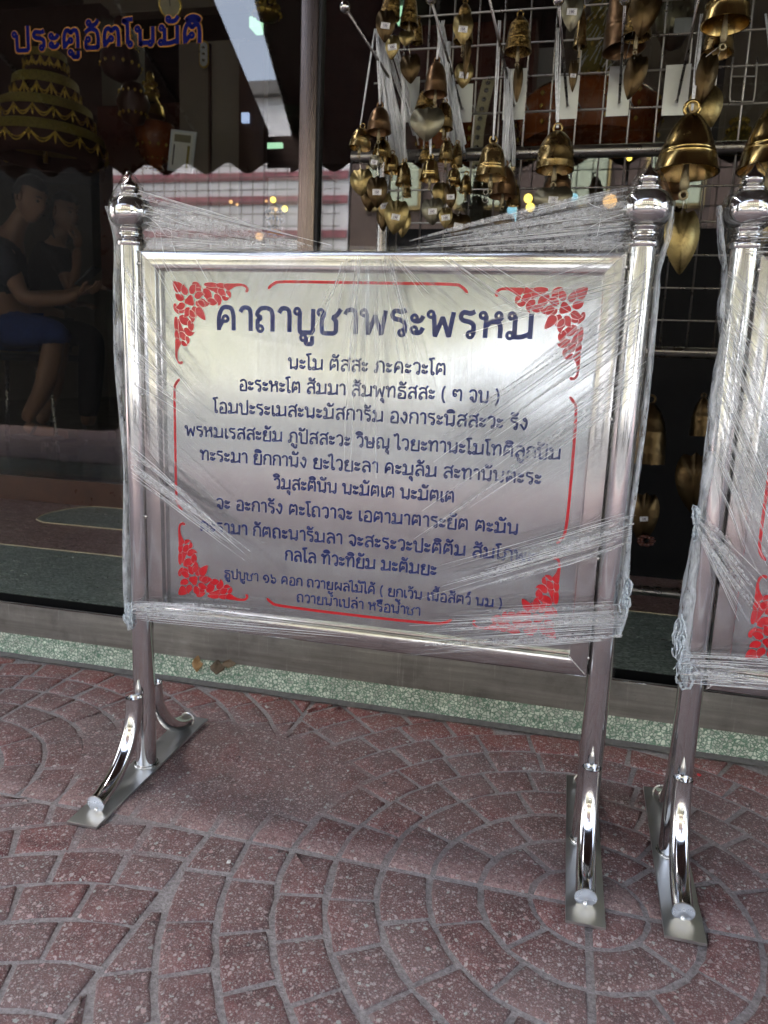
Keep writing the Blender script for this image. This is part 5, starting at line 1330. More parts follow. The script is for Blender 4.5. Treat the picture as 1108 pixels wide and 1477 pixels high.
# round gauge
c = at(246, 8, 2.4); q = Vector((.25, -1, -.35)).to_track_quat('Z', 'Y').to_matrix().to_4x4(); q.translation = c
rt = empty('wall_clock', (0, 0, 0)); tagged(rt, 'small round clock with beige dial above the door lettering', 'clock')
MB().lathe([(0, 0), (.052, 0), (.056, .004), (.052, .012), (.046, .010)], n=28, mtx=q).build('clock_rim', MAT['gold'], rt, True)
MB().lathe([(0, .009), (.047, .009)], n=28, mtx=q).build('dial', MAT['cream'], rt)
MB().box((-.002, -.002, .010), (.002, .035, .012), mtx=q).build('clock_hand', MAT['black'], rt)
# oval plate
c = at(294, 78, 2.66); mb = MB(); ov = [(.026*math.cos(t), .062*math.sin(t)*abs(math.sin(t))**0 if False else (.036*(1 if math.sin(t) > 0 else -1)*(1 if abs(math.sin(t)) > .01 else 0)+.028*math.sin(t))) for t in [2*PI*i/32 for i in range(32)]]
rt = empty('oval_plate', c); tagged(rt, 'tall oval number plate with gold rim on the beige pillar', 'plate')
mb.prism(ov, 0, .006); mb.build('plate_rim', MAT['gold'], rt); mb = MB(); mb.prism([(a*.8, b*.88) for a, b in ov], -.002, .0); mb.build('plate_face', MAT['white_box'], rt)
mb = MB()
for dz in (.03, 0, -.03): mb.lathe([(0, .006), (.007, .003), (.008, 0), (.007, -.003), (0, -.006)], (0, -.006, dz), 10)
mb.build('raised_numerals', MAT['leaf_grey'], rt, True)
# price card
rt = empty('price_card', at(262, 246, 2.3)); tagged(rt, 'white price card in a pale frame leaning on the bowl', 'card')
p = at(262, 218, 2.3)-rt.location; s_ = mpp(262, 218, 2.3)
Mx = Matrix.Translation(p) @ Matrix.Rotation(.13, 4, 'Y')
MB().box((-20*s_, 0, -28*s_), (20*s_, .008, 28*s_), mtx=Mx, bev=.002).build('card_frame', MAT['white_box'], rt)
MB().box((-16*s_, -.002, -25*s_), (16*s_, 0, 25*s_), mtx=Mx).build('card_sheet', MAT['cardboard'], rt)
MB().box((-13*s_, -.003, 12*s_), (13*s_, -.0021, 22*s_), mtx=Mx).build('card_header', MAT['leaf_grey'], rt)
MB().box((9*s_, -.003, -22*s_), (13*s_, -.0021, 8*s_), mtx=Mx).build('card_stripe', MAT['gold_cloth'], rt)
MB().box((-13*s_, -.003, -20*s_), (-11*s_, -.0021, 8*s_), mtx=Mx).build('card_edge_line', MAT['black'], rt)
# white cabinet + lights near the mullion
boxpx('white_appliance', 387, 256, 432, 345, 2.6, .3, 'white_box', 'white appliance box beside the mullion behind the offering', 'appliance')
boxpx('tube_lamp', 372, 206, 406, 212, 3.4, .03, 'tube_light', 'lit greenish tube lamp above the white appliance', 'lamp')
boxpx('tube_lamp', 366, 158, 376, 164, 3.4, .03, 'tube_light', 'short lit green lamp over the longer tube lamp', 'lamp')
boxpx('small_screen', 348, 162, 358, 176, 2.6, .02, 'screen', 'small glowing bluish screen on the dark post', 'screen')
boxpx('ceiling_tube', 115, -2, 195, 6, 4.5, .03, 'tube_light', 'lit ceiling tube above the hanging lantern ornament', 'lamp')
def bulb(px, py, r, Y, mat, label, group=None):
    c = at(px, py, Y); o = MB().lathe([(0, r)]+[(r*math.sin(t*PI/8), r*math.cos(t*PI/8)) for t in range(1, 8)]+[(0, -r)], c, 14).build('glowing_bulb', MAT[mat], None, True); tagged(o, label, 'bulb', group)
bulb(394, 288, .014, 2.35, 'bulb_yellow', 'yellow candle bulb highest on the gold offering'); bulb(411, 301, .014, 2.35, 'bulb_yellow', 'yellow candle bulb nearer the mullion on the offering')
bulb(398, 302, .008, 2.33, 'bulb_warm', 'small warm bulb between the two yellow ones')
bulb(333, 291, .009, 2.4, 'bulb_warm', 'tiny warm bulb above the film, outer of a pair'); bulb(342, 295, .007, 2.4, 'bulb_warm', 'tiny warm bulb above the film, inner of a pair')
bulb(374, 341, .018, 2.4, 'bulb_warm', 'warm glowing lamp seen through the film peak'); bulb(384, 290, .006, 2.4, 'bulb_warm', 'faint warm bulb beside the offering')
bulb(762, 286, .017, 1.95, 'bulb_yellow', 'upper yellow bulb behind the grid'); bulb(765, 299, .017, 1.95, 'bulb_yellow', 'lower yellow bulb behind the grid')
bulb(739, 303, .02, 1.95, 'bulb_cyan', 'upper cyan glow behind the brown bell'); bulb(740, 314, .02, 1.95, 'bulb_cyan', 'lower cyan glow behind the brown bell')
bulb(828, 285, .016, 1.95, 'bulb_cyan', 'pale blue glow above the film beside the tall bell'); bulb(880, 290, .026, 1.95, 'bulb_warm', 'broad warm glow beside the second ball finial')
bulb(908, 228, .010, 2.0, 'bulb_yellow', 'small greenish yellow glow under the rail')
# objects behind the grid
for i, (x, y) in enumerate(((-3.2, 3.6), (-1.2, 4.6), (1.4, 3.4))):  # unseen fill lamps added to bring up the people and parasol
    al = bpy.data.lights.new('shop_fill_light', 'AREA'); al.shape = 'RECTANGLE'; al.size = 1.2; al.size_y = .15; al.energy = .6; al.color = (1, .86, .66)
    ao = bpy.data.objects.new('shop_fill_light', al); COL.objects.link(ao); ao.location = (x, y, 3.2)
    lp_ = MB().box((x-.6, y-.07, 3.225), (x+.6, y+.07, 3.3), bev=.01).build('shop_fill_lamp', MAT['tube_light']); tagged(lp_, ['added fill lamp over the seated people', 'added fill lamp deeper in the shop', 'added fill lamp over the drum bowl'][i], 'lamp', 'added shop fill lamps')
orn(845, 180, 205, 75, 2.1, 'orange_lacquer', 'wide orange lacquered drum bowl behind the hooks', 'drum', [(0, 1), (.8, .98), (.96, .8), (1, .5), (.9, .1), (0, 0)], 'gold', 'lacquered_drum')
orn(852, 78, 66, 160, 2.1, 'gold_cloth', 'plastic wrapped gold statue standing on the drum bowl', 'statue', [(0, 1), (.1, .95), (.35, .86), (.3, .78), (.45, .74), (.75, .6), (.6, .42), (.95, .3), (1, .05), (0, 0)], 'gold', 'wrapped_statue')
c = at(852, 80, 2.0)
mb = MB()
for i in range(60):
    p = at(835+RB.uniform(-4, 42), 10+RB.uniform(0, 135), 2.02); mb.tube([p, p+Vector((RB.uniform(.01, .03), 0, RB.uniform(.02, .06)))], .0012, 4)
tagged(mb.build('statue_film', MAT['ribbon'], None, True), 'shiny torn plastic film over the gold statue', 'plastic film')
orn(968, 28, 52, 92, 2.1, 'leaf_grey', 'round silvery flower medallion behind the grid top', 'medallion', [(0, 1), (.55, .92), (.9, .7), (1, .5), (.9, .3), (.55, .08), (0, 0)], 'leaf_grey', 'medallion')
boxpx('label_card', 974, 26, 998, 50, 2.0, .003, 'white_box', 'pale blue paper label hanging on the medallion', 'label')
orn(1062, 190, 56, 55, 2.2, 'gold_cloth', 'gold tree shaped ornament behind the U clip', 'ornament', [(0, 1), (.25, .8), (.2, .75), (.55, .5), (.45, .45), (.85, .2), (1, 0), (0, 0)])
orn(640, 208, 80, 60, 2.05, 'orange_lacquer', 'orange lacquered drum between the two string hanks', 'drum', [(0, 1), (1, 1), (1, 0), (0, 0)], 'gold', 'lacquered_drum')
st = empty('riveted_strap', at(695, 170, 1.98)); tagged(st, 'pale leather drum strap with a row of rivets', 'strap')
p0, p1 = at(706, 112, 1.98)-st.location, at(686, 262, 1.98)-st.location; s_ = mpp(695, 170, 1.98)
c_ = catmull([(p0.x, 0, p0.z), ((p0.x+p1.x)/2-.012, -.03, (p0.z+p1.z)/2), (p1.x, -.02, p1.z)], False, 6); V = []
for p in c_: V += [(p[0]-9*s_, p[1], p[2]), (p[0]+9*s_, p[1]-.002, p[2]), (p[0]+9*s_, p[1]+.004, p[2]), (p[0]-9*s_, p[1]+.006, p[2])]
mesh_obj('strap_band', V, [(4*i+k, 4*i+(k+1) % 4, 4*i+4+(k+1) % 4, 4*i+4+k) for i in range(len(c_)-1) for k in range(4)], MAT['cream'], st)
for i in range(0, len(c_), 1):
    p = c_[i]
    mb = MB(); q = Matrix.Translation((p[0], p[1]-.001, p[2])) @ Matrix.Rotation(PI/2, 4, 'X'); mb.lathe([(0, .005), (.006, .004), (.0095, 0)], n=12, mtx=q); mb.build('rivet', MAT['dark_steel'], st, True)

# ------------------------------------------------------------------ people inside the shop
def skin_body(name, joints, edges, mat, parent, root=0, sub=2):
    me = bpy.data.meshes.new(name); me.from_pydata([tuple(j[0]) for j in joints], edges, []); me.materials.append(mat)
    o = bpy.data.objects.new(name, me); COL.objects.link(o); o.parent = parent
    sk = o.modifiers.new('Skin', 'SKIN'); sb = o.modifiers.new('Sub', 'SUBSURF'); sb.levels = sub; sb.render_levels = sub
    sv = me.skin_vertices[0].data
    for i, j in enumerate(joints): sv[i].radius = (j[1], j[2] if len(j) > 2 else j[1]); sv[i].use_root = (i == root)
    bpy.context.view_layer.update(); dg = bpy.context.evaluated_depsgraph_get(); nm = bpy.data.meshes.new_from_object(o.evaluated_get(dg))
    o.modifiers.clear(); o.data = nm; nm.polygons.foreach_set('use_smooth', [True]*len(nm.polygons)); return o
def hand(P, wrist, dirv, up, k, parent, curl=.6, right=1):
    "palm plus five bent fingers"
    d = dirv.normalized(); s2 = d.cross(up).normalized()*right; u = s2.cross(d).normalized()
    out = []; pal = wrist+d*.055*k
    out.append(skin_body('palm', [(wrist, .024*k, .018*k), (wrist+d*.04*k, .03*k, .014*k), (wrist+d*.08*k, .034*k, .013*k)], [(0, 1), (1, 2)], MAT['skin'], parent, 0, 1))
    for i in range(4):
        b = wrist+d*.08*k+s2*(.027-.018*i)*k; L = (.07, .08, .074, .058)[i]*k; q = [b-d*.02*k, b, b+d*L*.4+u*L*.12*curl, b+d*L*.7+u*L*.4*curl, b+d*L*.85+u*L*.72*curl]
        out.append(skin_body('finger', [(p, (.0095-.0007*j)*k) for j, p in enumerate(q)], [(0, 1), (1, 2), (2, 3), (3, 4)], MAT['skin'], parent, 0, 1))
    b = wrist+d*.03*k+s2*.02*k; q = [b, b+s2*.022*k+d*.02*k, b+s2*.034*k+d*.045*k+u*.015*k, b+s2*.03*k+d*.068*k+u*.03*k]
    out.append(skin_body('thumb', [(p, .0105*k) for p in q], [(0, 1), (1, 2), (2, 3)], MAT['skin'], parent, 0, 1))
    return out
YP = 2.62
def pp(x, y, dy=0): return at(x, y, YP+dy)-at(20, 640, YP)
man = empty('person', at(20, 640, YP)); tagged(man, 'seated man in dark polo and blue shorts leaning over a phone behind the glass', 'person')
J = [(pp(14, 468), .12, .10), (pp(8, 420), .12, .10), (pp(6, 370), .13, .11), (pp(14, 338), .07, .06), (pp(28, 318, 0), .048, .048), (pp(38, 300), .055, .055),   # hips .. neck
     (pp(-8, 362, .14), .055), (pp(24, 430, .2), .045), (pp(100, 426, .1), .034), (pp(118, 418, .06), .026),                  # far arm
     (pp(4, 366, -.15), .06), (pp(34, 432, -.2), .046), (pp(96, 432, -.1), .034), (pp(112, 424, -.07), .026),                # near arm
     (pp(22, 474, -.09), .088), (pp(82, 476, -.10), .066), (pp(64, 560, -.10), .056), (pp(36, 608, -.10), .036),
     (pp(22, 474, .09), .088), (pp(88, 478, .10), .066), (pp(78, 560, .12), .055), (pp(58, 612, .12), .036)]
E_ = [(0, 1), (1, 2), (2, 3), (3, 4), (4, 5), (2, 6), (6, 7), (7, 8), (8, 9), (2, 10), (10, 11), (11, 12), (12, 13), (0, 14), (14, 15), (15, 16), (16, 17), (0, 18), (18, 19), (19, 20), (20, 21)]
skin_body('body', J, E_, MAT['skin'], man, 0, 2)
def head(c, k, face, parent, hair, long=False):
    f = face.normalized(); q = f.to_track_quat('Y', 'Z').to_matrix().to_4x4(); q.translation = c
    bm = bmesh.new(); bmesh.ops.create_uvsphere(bm, u_segments=28, v_segments=20, radius=1)
    for v in bm.verts:
        x, y, z = v.co; jaw = max(0, -z)
        v.co = Vector((x*.075*(1-.28*jaw), y*.092*(1-.10*jaw)+.012*jaw, z*.118)); X, Y_, Z = v.co
        if y > .3:
            g = math.exp(-(X/.013)**2); v.co.y += .020*g*math.exp(-((Z+.012)/.020)**2)          # nose
            v.co.y += .006*math.exp(-(X/.024)**2)*math.exp(-((Z+.052)/.009)**2)                     # lips
            v.co.y -= .008*math.exp(-((abs(X)-.030)/.014)**2)*math.exp(-((Z-.010)/.012)**2)         # eye sockets
            v.co.y += .006*math.exp(-(X/.02)**2)*math.exp(-((Z+.095)/.016)**2)                      # chin
    bm.transform(Matrix.Scale(k, 4)); bm.transform(q)
    me = bpy.data.meshes.new('head'); bm.to_mesh(me); bm.free(); me.materials.append(MAT['skin']); me.polygons.foreach_set('use_smooth', [True]*len(me.polygons))
    link(bpy.data.objects.new('head', me), parent)
    for sx in (-1, 1):
        mb = MB(); e = [Vector((sx*.077, -.004+.016*math.cos(t), .004+.027*math.sin(t)))*k for t in [2*PI*i/12 for i in range(13)]]; mb.tube(e, .006*k, 6, cap=False)
        mb.box((sx*.070*k-.003, -.016*k, -.018*k), (sx*.070*k+.003, .01*k, .028*k)); mb.v = [tuple(q @ Vector(v)) for v in mb.v]; mb.build('ear', MAT['skin'], parent, True)
        mb = MB(); mb.lathe([(0, .009), (.009, .003), (.0095, 0), (.009, -.003), (0, -.009)], Vector((sx*.030, .080, .010))*k, 10); mb.v = [tuple(q @ Vector(v)) for v in mb.v]; mb.build('eye', MAT['hair'], parent, True)
        mb = MB().tube([Vector((sx*.016, .090, .030))*k, Vector((sx*.032, .088, .035))*k, Vector((sx*.047, .078, .030))*k], .003*k, 6); mb.v = [tuple(q @ Vector(v)) for v in mb.v]; mb.build('eyebrow', MAT['hair'], parent, True)
    mb = MB().tube([Vector((-.02, .0985, -.052))*k, Vector((0, .101, -.054))*k, Vector((.02, .0985, -.052))*k], .003*k, 6); mb.v = [tuple(q @ Vector(v)) for v in mb.v]; mb.build('mouth', MAT['dark_red'], parent, True)
    bm = bmesh.new(); bmesh.ops.create_icosphere(bm, subdivisions=4, radius=1)
    dl = [v for v in bm.verts if (v.co.y > .15 and v.co.z < .48-.1*v.co.y) or (v.co.z < (-.75 if long else -.12) and v.co.y > -.9) or (v.co.z < -.45 and not long)]
    bmesh.ops.delete(bm, geom=dl, context='VERTS')
    for v in bm.verts:
        n = 1+.05*noise.noise(v.co*7)+.03*noise.noise(v.co*19); z_ = v.co.z
        v.co = Vector((v.co.x*.086, v.co.y*.104-.006, v.co.z*.126*(1.9 if long and z_ < 0 else 1)+.006))*n
    bm.transform(Matrix.Scale(k, 4)); bm.transform(q); me = bpy.data.meshes.new('hair'); bm.to_mesh(me); bm.free(); me.materials.append(MAT['hair']); me.polygons.foreach_set('use_smooth', [True]*len(me.polygons))
    link(bpy.data.objects.new('hair', me), parent)
head(pp(44, 288), 1.0, Vector((1, -.12, -.35)), man, True)
sh = [(pp(13, 470), .128, .11), (pp(8, 420), .136, .115), (pp(5, 372), .146, .124), (pp(12, 342), .085, .075), (pp(-10, 364, .15), .075), (pp(14, 408, .19), .062), (pp(2, 368, -.16), .078), (pp(20, 412, -.195), .064)]
skin_body('polo_shirt', sh, [(0, 1), (1, 2), (2, 3), (2, 4), (4, 5), (2, 6), (6, 7)], MAT['navy_cloth'], man, 0, 2)
sh = [(pp(10, 466), .135, .12), (pp(24, 476, -.095), .108), (pp(80, 478, -.10), .088), (pp(84, 500, -.10), .086), (pp(24, 476, .095), .108), (pp(84, 480, .10), .088), (pp(88, 502, .11), .086)]
skin_body('shorts', sh, [(0, 1), (1, 2), (2, 3), (0, 4), (4, 5), (5, 6)], MAT['blue_cloth'], man, 0, 2)
hand(None, pp(112, 424, -.07), Vector((1, .1, .25)), Vector((0, .2, 1)), 1., man, .7, 1); hand(None, pp(118, 418, .06), Vector((1, -.1, .25)), Vector((0, -.2, 1)), 1., man, .7, -1)
for dy, ax, ay in ((-.10, 36, 612), (.12, 58, 616)):
    a = pp(ax, ay, dy); skin_body('foot', [(a, .036), (a+Vector((.05, 0, -.028)), .032, .036), (a+Vector((.13, 0, -.04)), .020, .042), (a+Vector((.19, 0, -.044)), .013, .036)], [(0, 1), (1, 2), (2, 3)], MAT['skin'], man, 0, 2)
    MB().box((a.x-.06, a.y-.05, a.z-.078), (a.x+.215, a.y+.05, a.z-.056), bev=.008).build('sandal_sole', MAT['black'], man)
    MB().tube([a+Vector((.07, -.05, -.06)), a+Vector((.085, -.02, -.008)), a+Vector((.085, .02, -.008)), a+Vector((.07, .05, -.06))], .010, 8).build('sandal_strap', MAT['sandal'], man, True)
ph = MB().box((-.012, -.04, -.075), (.0, .04, .075), bev=.003, mtx=Matrix.Translation(at(128, 400, YP)) @ Matrix.Rotation(.9, 4, 'Y')).build('mobile_phone', MAT['black']); tagged(ph, 'dark mobile phone held by the seated man', 'phone')
stl = empty('stool', at(20, 655, YP)); tagged(stl, 'stool with curved pale legs under the seated man', 'stool')
a0 = at(20, 655, YP)
MB().lathe([(0, 0), (.17, 0), (.18, .02), (.17, .04), (0, .045)], at(14, 520, YP)-a0, 24).build('seat', MAT['black'], stl, angle=.8)
for px, dy in ((76, -.05), (60, .14), (-30, -.14), (-20, .14)):
    q = [at(px-8, 530, YP+dy)-a0, at(px, 580, YP+dy)-a0, at(px+8, 655, YP+dy)-a0]; q[-1].z = .225-a0.z; MB().tube(catmull([tuple(p) for p in q], False, 5), .009, 8).build('leg', MAT['dark_steel'], stl, True)
# second person
YP = 3.05
wo = empty('person', at(20, 640, YP)); tagged(wo, 'person in black top with raised hand to the face behind the seated man', 'person')
J = [(pp(66, 470), .12, .1), (pp(68, 420), .105, .09), (pp(74, 376), .125, .1), (pp(82, 350), .06, .05), (pp(88, 335), .045, .045), (pp(92, 320), .05, .05),
     (pp(62, 372, .14), .05), (pp(70, 425, .18), .042), (pp(110, 440, .1), .032), (pp(90, 372, -.14), .052), (pp(102, 424, -.18), .042), (pp(110, 380, -.12), .033), (pp(112, 358, -.06), .026),
     (pp(70, 478, -.09), .085), (pp(130, 480, -.1), .065), (pp(128, 560, -.1), .05), (pp(124, 615, -.1), .034), (pp(70, 478, .09), .085), (pp(134, 480, .1), .065), (pp(134, 560, .1), .05), (pp(130, 615, .1), .034)]
E2 = [(0, 1), (1, 2), (2, 3), (3, 4), (4, 5), (2, 6), (6, 7), (7, 8), (2, 9), (9, 10), (10, 11), (11, 12), (0, 13), (13, 14), (14, 15), (15, 16), (0, 17), (17, 18), (18, 19), (19, 20)]
skin_body('body', J, E2, MAT['skin'], wo, 0, 2)
head(pp(94, 308), .98, Vector((1, -.3, -.15)), wo, True, True)
skin_body('black_top', [(pp(66, 468), .13, .11), (pp(68, 420), .118, .105), (pp(74, 378), .14, .115), (pp(80, 354), .08, .07), (pp(60, 374, .15), .066), (pp(66, 404, .17), .056), (pp(91, 374, -.15), .068), (pp(98, 402, -.17), .058)],
          [(0, 1), (1, 2), (2, 3), (2, 4), (4, 5), (2, 6), (6, 7)], MAT['black_cloth'], wo, 0, 2)
skin_body('black_trousers', [(pp(66, 470), .135, .12), (pp(72, 480, -.09), .105), (pp(132, 482, -.1), .082), (pp(128, 560, -.1), .064), (pp(124, 605, -.1), .05), (pp(72, 480, .09), .105), (pp(136, 482, .1), .082), (pp(134, 560, .1), .064), (pp(130, 605, .1), .05)],
          [(0, 1), (1, 2), (2, 3), (3, 4), (0, 5), (5, 6), (6, 7), (7, 8)], MAT['black_cloth'], wo, 0, 2)
hand(None, pp(112, 358, -.06), Vector((-.1, .2, 1)), Vector((-1, 0, .2)), .95, wo, .6, 1); hand(None, pp(110, 440, .1), Vector((1, -.1, .1)), Vector((0, 0, 1)), .95, wo, .6, -1)
for dy in (-.1, .1):
    a = pp(127, 622, dy); MB().box((a.x-.05, a.y-.04, a.z-.05), (a.x+.17, a.y+.04, a.z+.01), bev=.018).build('shoe', MAT['black'], wo, angle=1)
ch = empty('stool', at(66, 640, YP)); tagged(ch, 'black stool under the person in the black top', 'stool'); a0 = at(66, 640, YP)
MB().box((-.18, -.18, .0), (.18, .18, .04), bev=.01, mtx=Matrix.Translation(at(64, 520, YP)-a0)).build('seat', MAT['black'], ch)
for sx in (-.15, .15):
    for sy_ in (-.15, .15):
        t = at(64, 522, YP)-a0; MB().tube([(t.x+sx, t.y+sy_, t.z), (t.x+sx*1.1, t.y+sy_*1.1, .225-a0.z)], .012, 8).build('leg', MAT['dark_steel'], ch, True)

# ------------------------------------------------------------------ street side (seen only as reflections)
YV, ZV = -2.2, 2.78
def aw_z(y): return ZV+.2*(y-YV)
def awning(xa0, xb0, xa1, xb1, label):
    "front edge xa0..xb0 at y = YV, back edge xa1..xb1 at the wall"
    root = empty('awning', ((xa0+xb0)/2, YV, ZV)); tagged(root, label, 'awning')
    o_ = root.location
    V = [(xa0, YV, ZV), (xb0, YV, ZV), (xb1, 1.5, aw_z(1.5)), (xa1, 1.5, aw_z(1.5))]; V += [(a, b, c+.012) for a, b, c in V]
    mb = MB(); mb.add(V, [(0, 3, 2, 1), (4, 5, 6, 7), (0, 1, 5, 4), (1, 2, 6, 5), (2, 3, 7, 6), (3, 0, 4, 7)]); part(mb, 'canopy', MAT['awning'], root)
    n = int((xb0-xa0)/.022); V = []
    for i in range(n+1):
        x = xa0+(xb0-xa0)*i/n; z = 2.485+.045*math.cos(2*PI*x/.40); V += [(x, YV, ZV), (x, YV, z), (x, YV-.01, ZV), (x, YV-.01, z)]
    Fc = []
    for i in range(n):
        k = 4*i; Fc += [(k, k+1, k+5, k+4), (k+2, k+6, k+7, k+3), (k+1, k+3, k+7, k+5)]
    mb = MB(); mb.add(V, Fc); part(mb, 'scalloped_valance', MAT['awning'], root)
    for i in range(int((xb0-xa0)/1.2)+1):
        x = xa0+.02+i*1.2
        x2 = x+(xa1-xa0)
        mb = MB().tube([(x, YV+.01, ZV-.02), (x2, 1.5, aw_z(1.5)-.02)], .014, 8); part(mb, 'rib', MAT['dark_steel'], root, smooth=True)
awning(-7.5, -2.01, -6.9, -1.40, 'dark awning with scalloped valance over the pavement, side of the glass door')
awning(-1.80, 7, -1.02, 7.6, 'dark awning with scalloped valance over the signs')
# valance strip that closes the gap low down
mb = MB().box((-2.02, YV-.012, 2.48), (-1.79, YV-.002, 2.74)); o = mb.build('valance_patch', MAT['awning']); tagged(o, 'short cloth patch joining the two awning valances', 'cloth')
# black block added by the kerb to darken the glass reflection
blocker = MB().box((-5.6, -3.3, -.06), (-4.25, -2.9, 3.4), bev=.01).build('street_reflection_blocker', MAT['track_and_blocker']); tagged(blocker, 'broad black block added at the pavement edge to darken the door reflection', 'pillar')

def house(x0, x1, wall, z1, label, bands, yellow=False):
    root = empty('opposite_house', ((x0+x1)/2, -11.2, 0)); tagged(root, label, 'house', 'houses across the street')
    mb = MB().box((x0, -17, -.1), (x1-.05, -11.2, z1)); part(mb, 'wall', MAT[wall], root)
    mb = MB().box((x0-.1, -17.2, z1), (x1+.05, -11.0, z1+.25)); part(mb, 'parapet', MAT['roof_grey'], root)
    for zb_, h in bands:
        mb = MB().box((x0+.02, -11.2, zb_), (x1-.07, -11.16, zb_+h)); part(mb, 'red_band', MAT['band_red'], root)
    n = 3; wd = (x1-x0)/n
    for fl_ in range(1, 3 if yellow != 2 else 1):
        for i in range(n):
            xa = x0+wd*(i+.22); za = fl_*3.3+.75
            if za+1.3 > z1: continue
            mb = MB().box((xa-.07, -11.2, za-.07), (xa+wd*.56+.07, -11.12, za+1.37)); f = part(mb, 'window_frame', MAT['window_frame'], root)
            mb = MB().box((xa, -11.12, za), (xa+wd*.56, -11.10, za+1.3)); mb.v = [tuple(Vector(v)-Vector(root.location)) for v in mb.v]; mb.build('pane', MAT['curtain' if wall == 'wall_brown' else 'window_dark'], f)
    mb = MB().box((x0+.3, -11.2, -.02), (x1-.35, -11.15, 2.5)); part(mb, 'shop_opening', MAT['shutter' if yellow else 'window_dark'], root)
    mb = MB(); mb.add([(x0+.1, -11.15, 3.2), (x1-.15, -11.15, 3.2), (x1-.15, -10.1, 2.75), (x0+.1, -10.1, 2.75), (x0+.1, -11.15, 3.15), (x1-.15, -11.15, 3.15), (x1-.15, -10.1, 2.65), (x0+.1, -10.1, 2.65)], [(0, 1, 2, 3), (7, 6, 5, 4), (3, 2, 6, 7), (0, 3, 7, 4), (1, 5, 6, 2)])
    part(mb, 'shop_awning', MAT['shutter'], root)
    return root
for i, (x0, x1, wl, z1, bands, yl) in enumerate([(-26, -20, 'wall_yellow', 8.5, (), 0), (-20, -14, 'wall_white', 7.2, ((4.2, .3),), 1), (-14, -10.8, 'wall_green', 7.9, (), 0), (-10.8, -3.9, 'wall_white', 6.2, ((3.45, .15), (4.13, .15), (4.6, .15)), 2),
        (-3.9, 1.5, 'wall_brown', 7.4, (), 1), (1.5, 6.5, 'wall_brown', 8.6, (), 1), (6.5, 12, 'wall_white', 6.8, ((4.2, .3),), 0), (12, 18, 'wall_green', 8.9, (), 1), (18, 25, 'wall_yellow', 7, (), 0)]):
    house(x0, x1, wl, z1, ['yellow corner house far along the street', 'white house with one red band', 'pale green house with dark shop opening', 'low white house with three red bands', 'brown house with pale curtained windows and yellow shutter', 'tall brown house with pale curtained windows', 'white house with a red band and dark opening', 'tall pale green house down the street', 'yellow end house down the street'][i], bands, yl)
# grid of thin bars in front of the banded house (wire trellis)
mb = MB()
for i in range(26): mb.tube([(-10.6+i*.255, -11.1, 2.9), (-10.6+i*.255, -11.1, 5.4)], .012, 4)
for i in range(11): mb.tube([(-10.6, -11.1, 2.95+i*.24), (-4.1, -11.1, 2.95+i*.24)], .012, 4)
tagged(mb.build('window_trellis', MAT['roof_grey']), 'thin wire trellis across the banded white house', 'trellis')
# parked cars
def car(x, y, label, k=1):
    root = empty('parked_car', (x, y, -.14)); tagged(root, label, 'car', 'cars parked along the street')
    L = 4.2; prof = [(0, .35), (.02, .62), (.12, .78), (.9, .92), (1.5, 1.38), (1.8, 1.46), (2.9, 1.45), (3.4, 1.30), (3.85, .98), (4.15, .9), (4.2, .5), (4.15, .3), (.05, .28)]
    def body(prof, w_, name, mat, dz=0):
        n = len(prof); V = []
        for sy_, s_ in ((-w_/2, .0), (-w_/2+.0, 1)): pass
        rows = [(-w_/2, .86), (-w_/2+.06, .95), (-w_/2+.25, 1.), (w_/2-.25, 1.), (w_/2-.06, .95), (w_/2, .86)]
        for yy, s_ in rows:
            for a, b in prof: V.append((a-L/2, yy*(1 if b < .95 else .86), .3+(b-.3)*(s_ if b > .9 else 1)))
        Fc = []
        for r_ in range(len(rows)-1):
            for i in range(n): j = (i+1) % n; Fc.append((r_*n+i, r_*n+j, (r_+1)*n+j, (r_+1)*n+i))
        Fc.append(tuple(range(n))[::-1]); Fc.append(tuple((len(rows)-1)*n+i for i in range(n)))
        mb = MB(); mb.add(V, Fc); return mb.build(name, mat, root, angle=.5)
    body(prof, 1.7, 'body', MAT['car_paint'])
    for sy_ in (-1, 1):
        mb = MB(); mb.add([(-1.05, sy_*.80, .95), (-.55, sy_*.735, 1.32), (.95, sy_*.735, 1.33), (1.45, sy_*.80, .97), (-1.05, sy_*.77, .95), (-.55, sy_*.70, 1.32), (.95, sy_*.70, 1.33), (1.45, sy_*.77, .97)], [(0, 1, 2, 3), (4, 7, 6, 5), (0, 4, 5, 1), (1, 5, 6, 2), (2, 6, 7, 3), (3, 7, 4, 0)])
        mb.build('side_window', MAT['window_dark'], root)
        for xx in (-1.3, 1.3):
            mtx = Matrix.Translation((xx, sy_*.80, .32)) @ Matrix.Rotation(PI/2, 4, 'X'); t = MB().lathe([(0, -.09), (.2, -.09), (.30, -.09), (.32, -.06), (.32, .06), (.30, .09), (.2, .09), (0, .09)], n=24, mtx=mtx).build('wheel', MAT['tyre'], root, angle=.6)
            MB().lathe([(0, -.095), (.18, -.095), (.2, -.09), (.2, .09), (.18, .095), (0, .095)], n=16, mtx=mtx).build('rim', MAT['dark_steel'], t, angle=.6)
    return root
car(-6.1, -4.9, 'white parked hatchback beyond the added black block'); c2 = car(1.2, -7.9, 'white hatchback across the road facing the signs'); car(6.4, -5.0, 'white hatchback parked down the street')

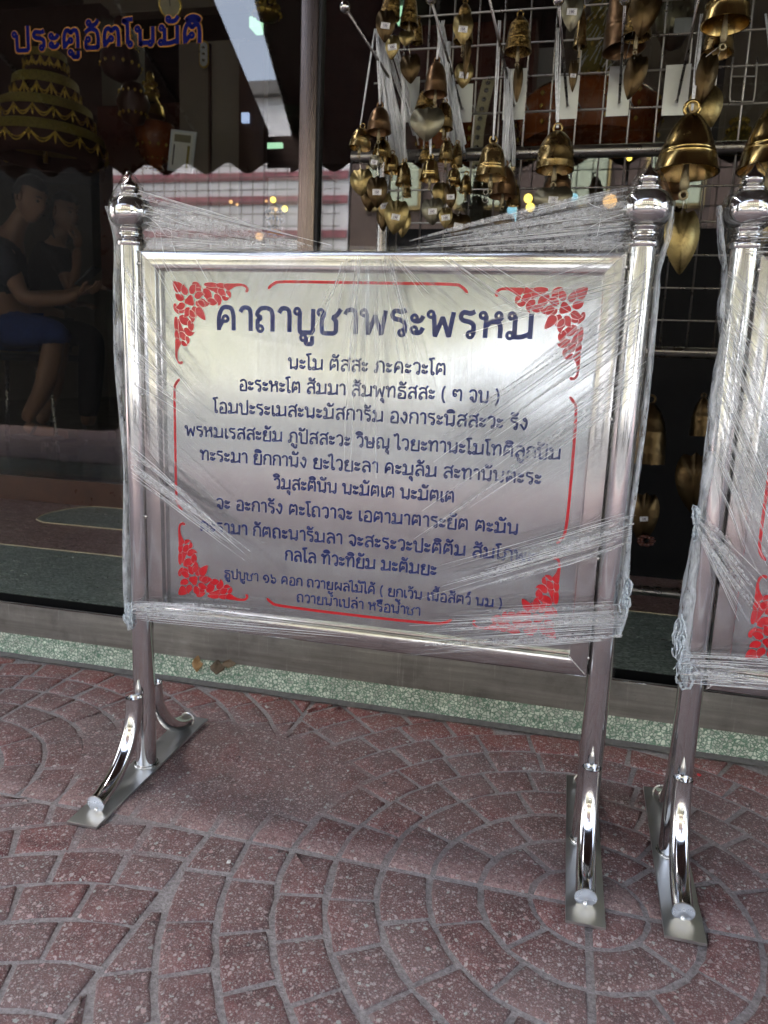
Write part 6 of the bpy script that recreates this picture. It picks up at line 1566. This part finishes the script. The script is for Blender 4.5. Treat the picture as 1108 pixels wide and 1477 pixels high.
# ------------------------------------------------------------------ litter and small things by the kerb
rl = random.Random(3)
def leaflet(px, py, w_, h_, mat, label, Y=.384):
    c = at(px, py, Y); s_ = mpp(px, py, Y); V = []; n = 7
    for j in range(n):
        for i in range(n):
            u, v = i/(n-1)-.5, j/(n-1)-.5; k = max(.04, 1-abs(2*v)**1.4)*(1+.35*noise.noise(Vector((v*9, px, 0))))
            V.append((u*w_*s_*k, -.012*abs(noise.noise(Vector((u*4, v*4, px))))-.001+.006*u, v*h_*s_))
    m0 = len(V); V += [(a, b+.0012, c_) for a, b, c_ in V]
    Fc = [(j*n+i, j*n+i+1, (j+1)*n+i+1, (j+1)*n+i) for j in range(n-1) for i in range(n-1)]; Fc += [tuple(m0+q for q in f[::-1]) for f in Fc]
    o = mesh_obj('dead_leaf', V, Fc, simple('dead_leaf_'+label[:5].strip(), mat, .7, 0, .3, 80), None, True); o.location = c; tagged(o, label, 'dead leaf'); return o
leaflet(285, 957, 16, 24, (.32, .20, .09), 'yellow brown dead leaf stuck under the steel threshold')
leaflet(314, 962, 22, 22, (.12, .09, .06), 'dark curled dead leaf clinging to the green kerb'); leaflet(331, 957, 20, 13, (.20, .15, .10), 'small brown leaf scrap next to the dark curled leaf')
def crumb(px, py, r, mat, label):
    d = ray(px, py); p = CAM+d*((.002-CAM.z)/d.z)
    mb = MB().lathe([(0, r*.8), (r*.7, r*.5), (r, 0), (r*.6, -r*.3), (0, -r*.4)], p, 7); mb.v = [tuple(Vector(v)+Vector((noise.noise(Vector(v)*300), noise.noise(Vector(v)*280+Vector((3, 0, 0))), 0))*r*.9) for v in mb.v]
    tagged(mb.build('litter_scrap', simple('scrap_'+label[:6].strip(), mat, .6), None), label, 'scrap')
crumb(1008, 1118, .004, (.4, .01, .015), 'tiny red petal on the setts beside the cut-off sign'); crumb(330, 1244, .0036, (.75, .75, .72), 'white crumb on the setts in front of the slab joint')
crumb(502, 1112, .003, (.6, .6, .58), 'white fleck on the smooth worn setts')
crumb(385, 1020, .0045, (.55, .55, .52), 'pale chip lying near the kerb foot')
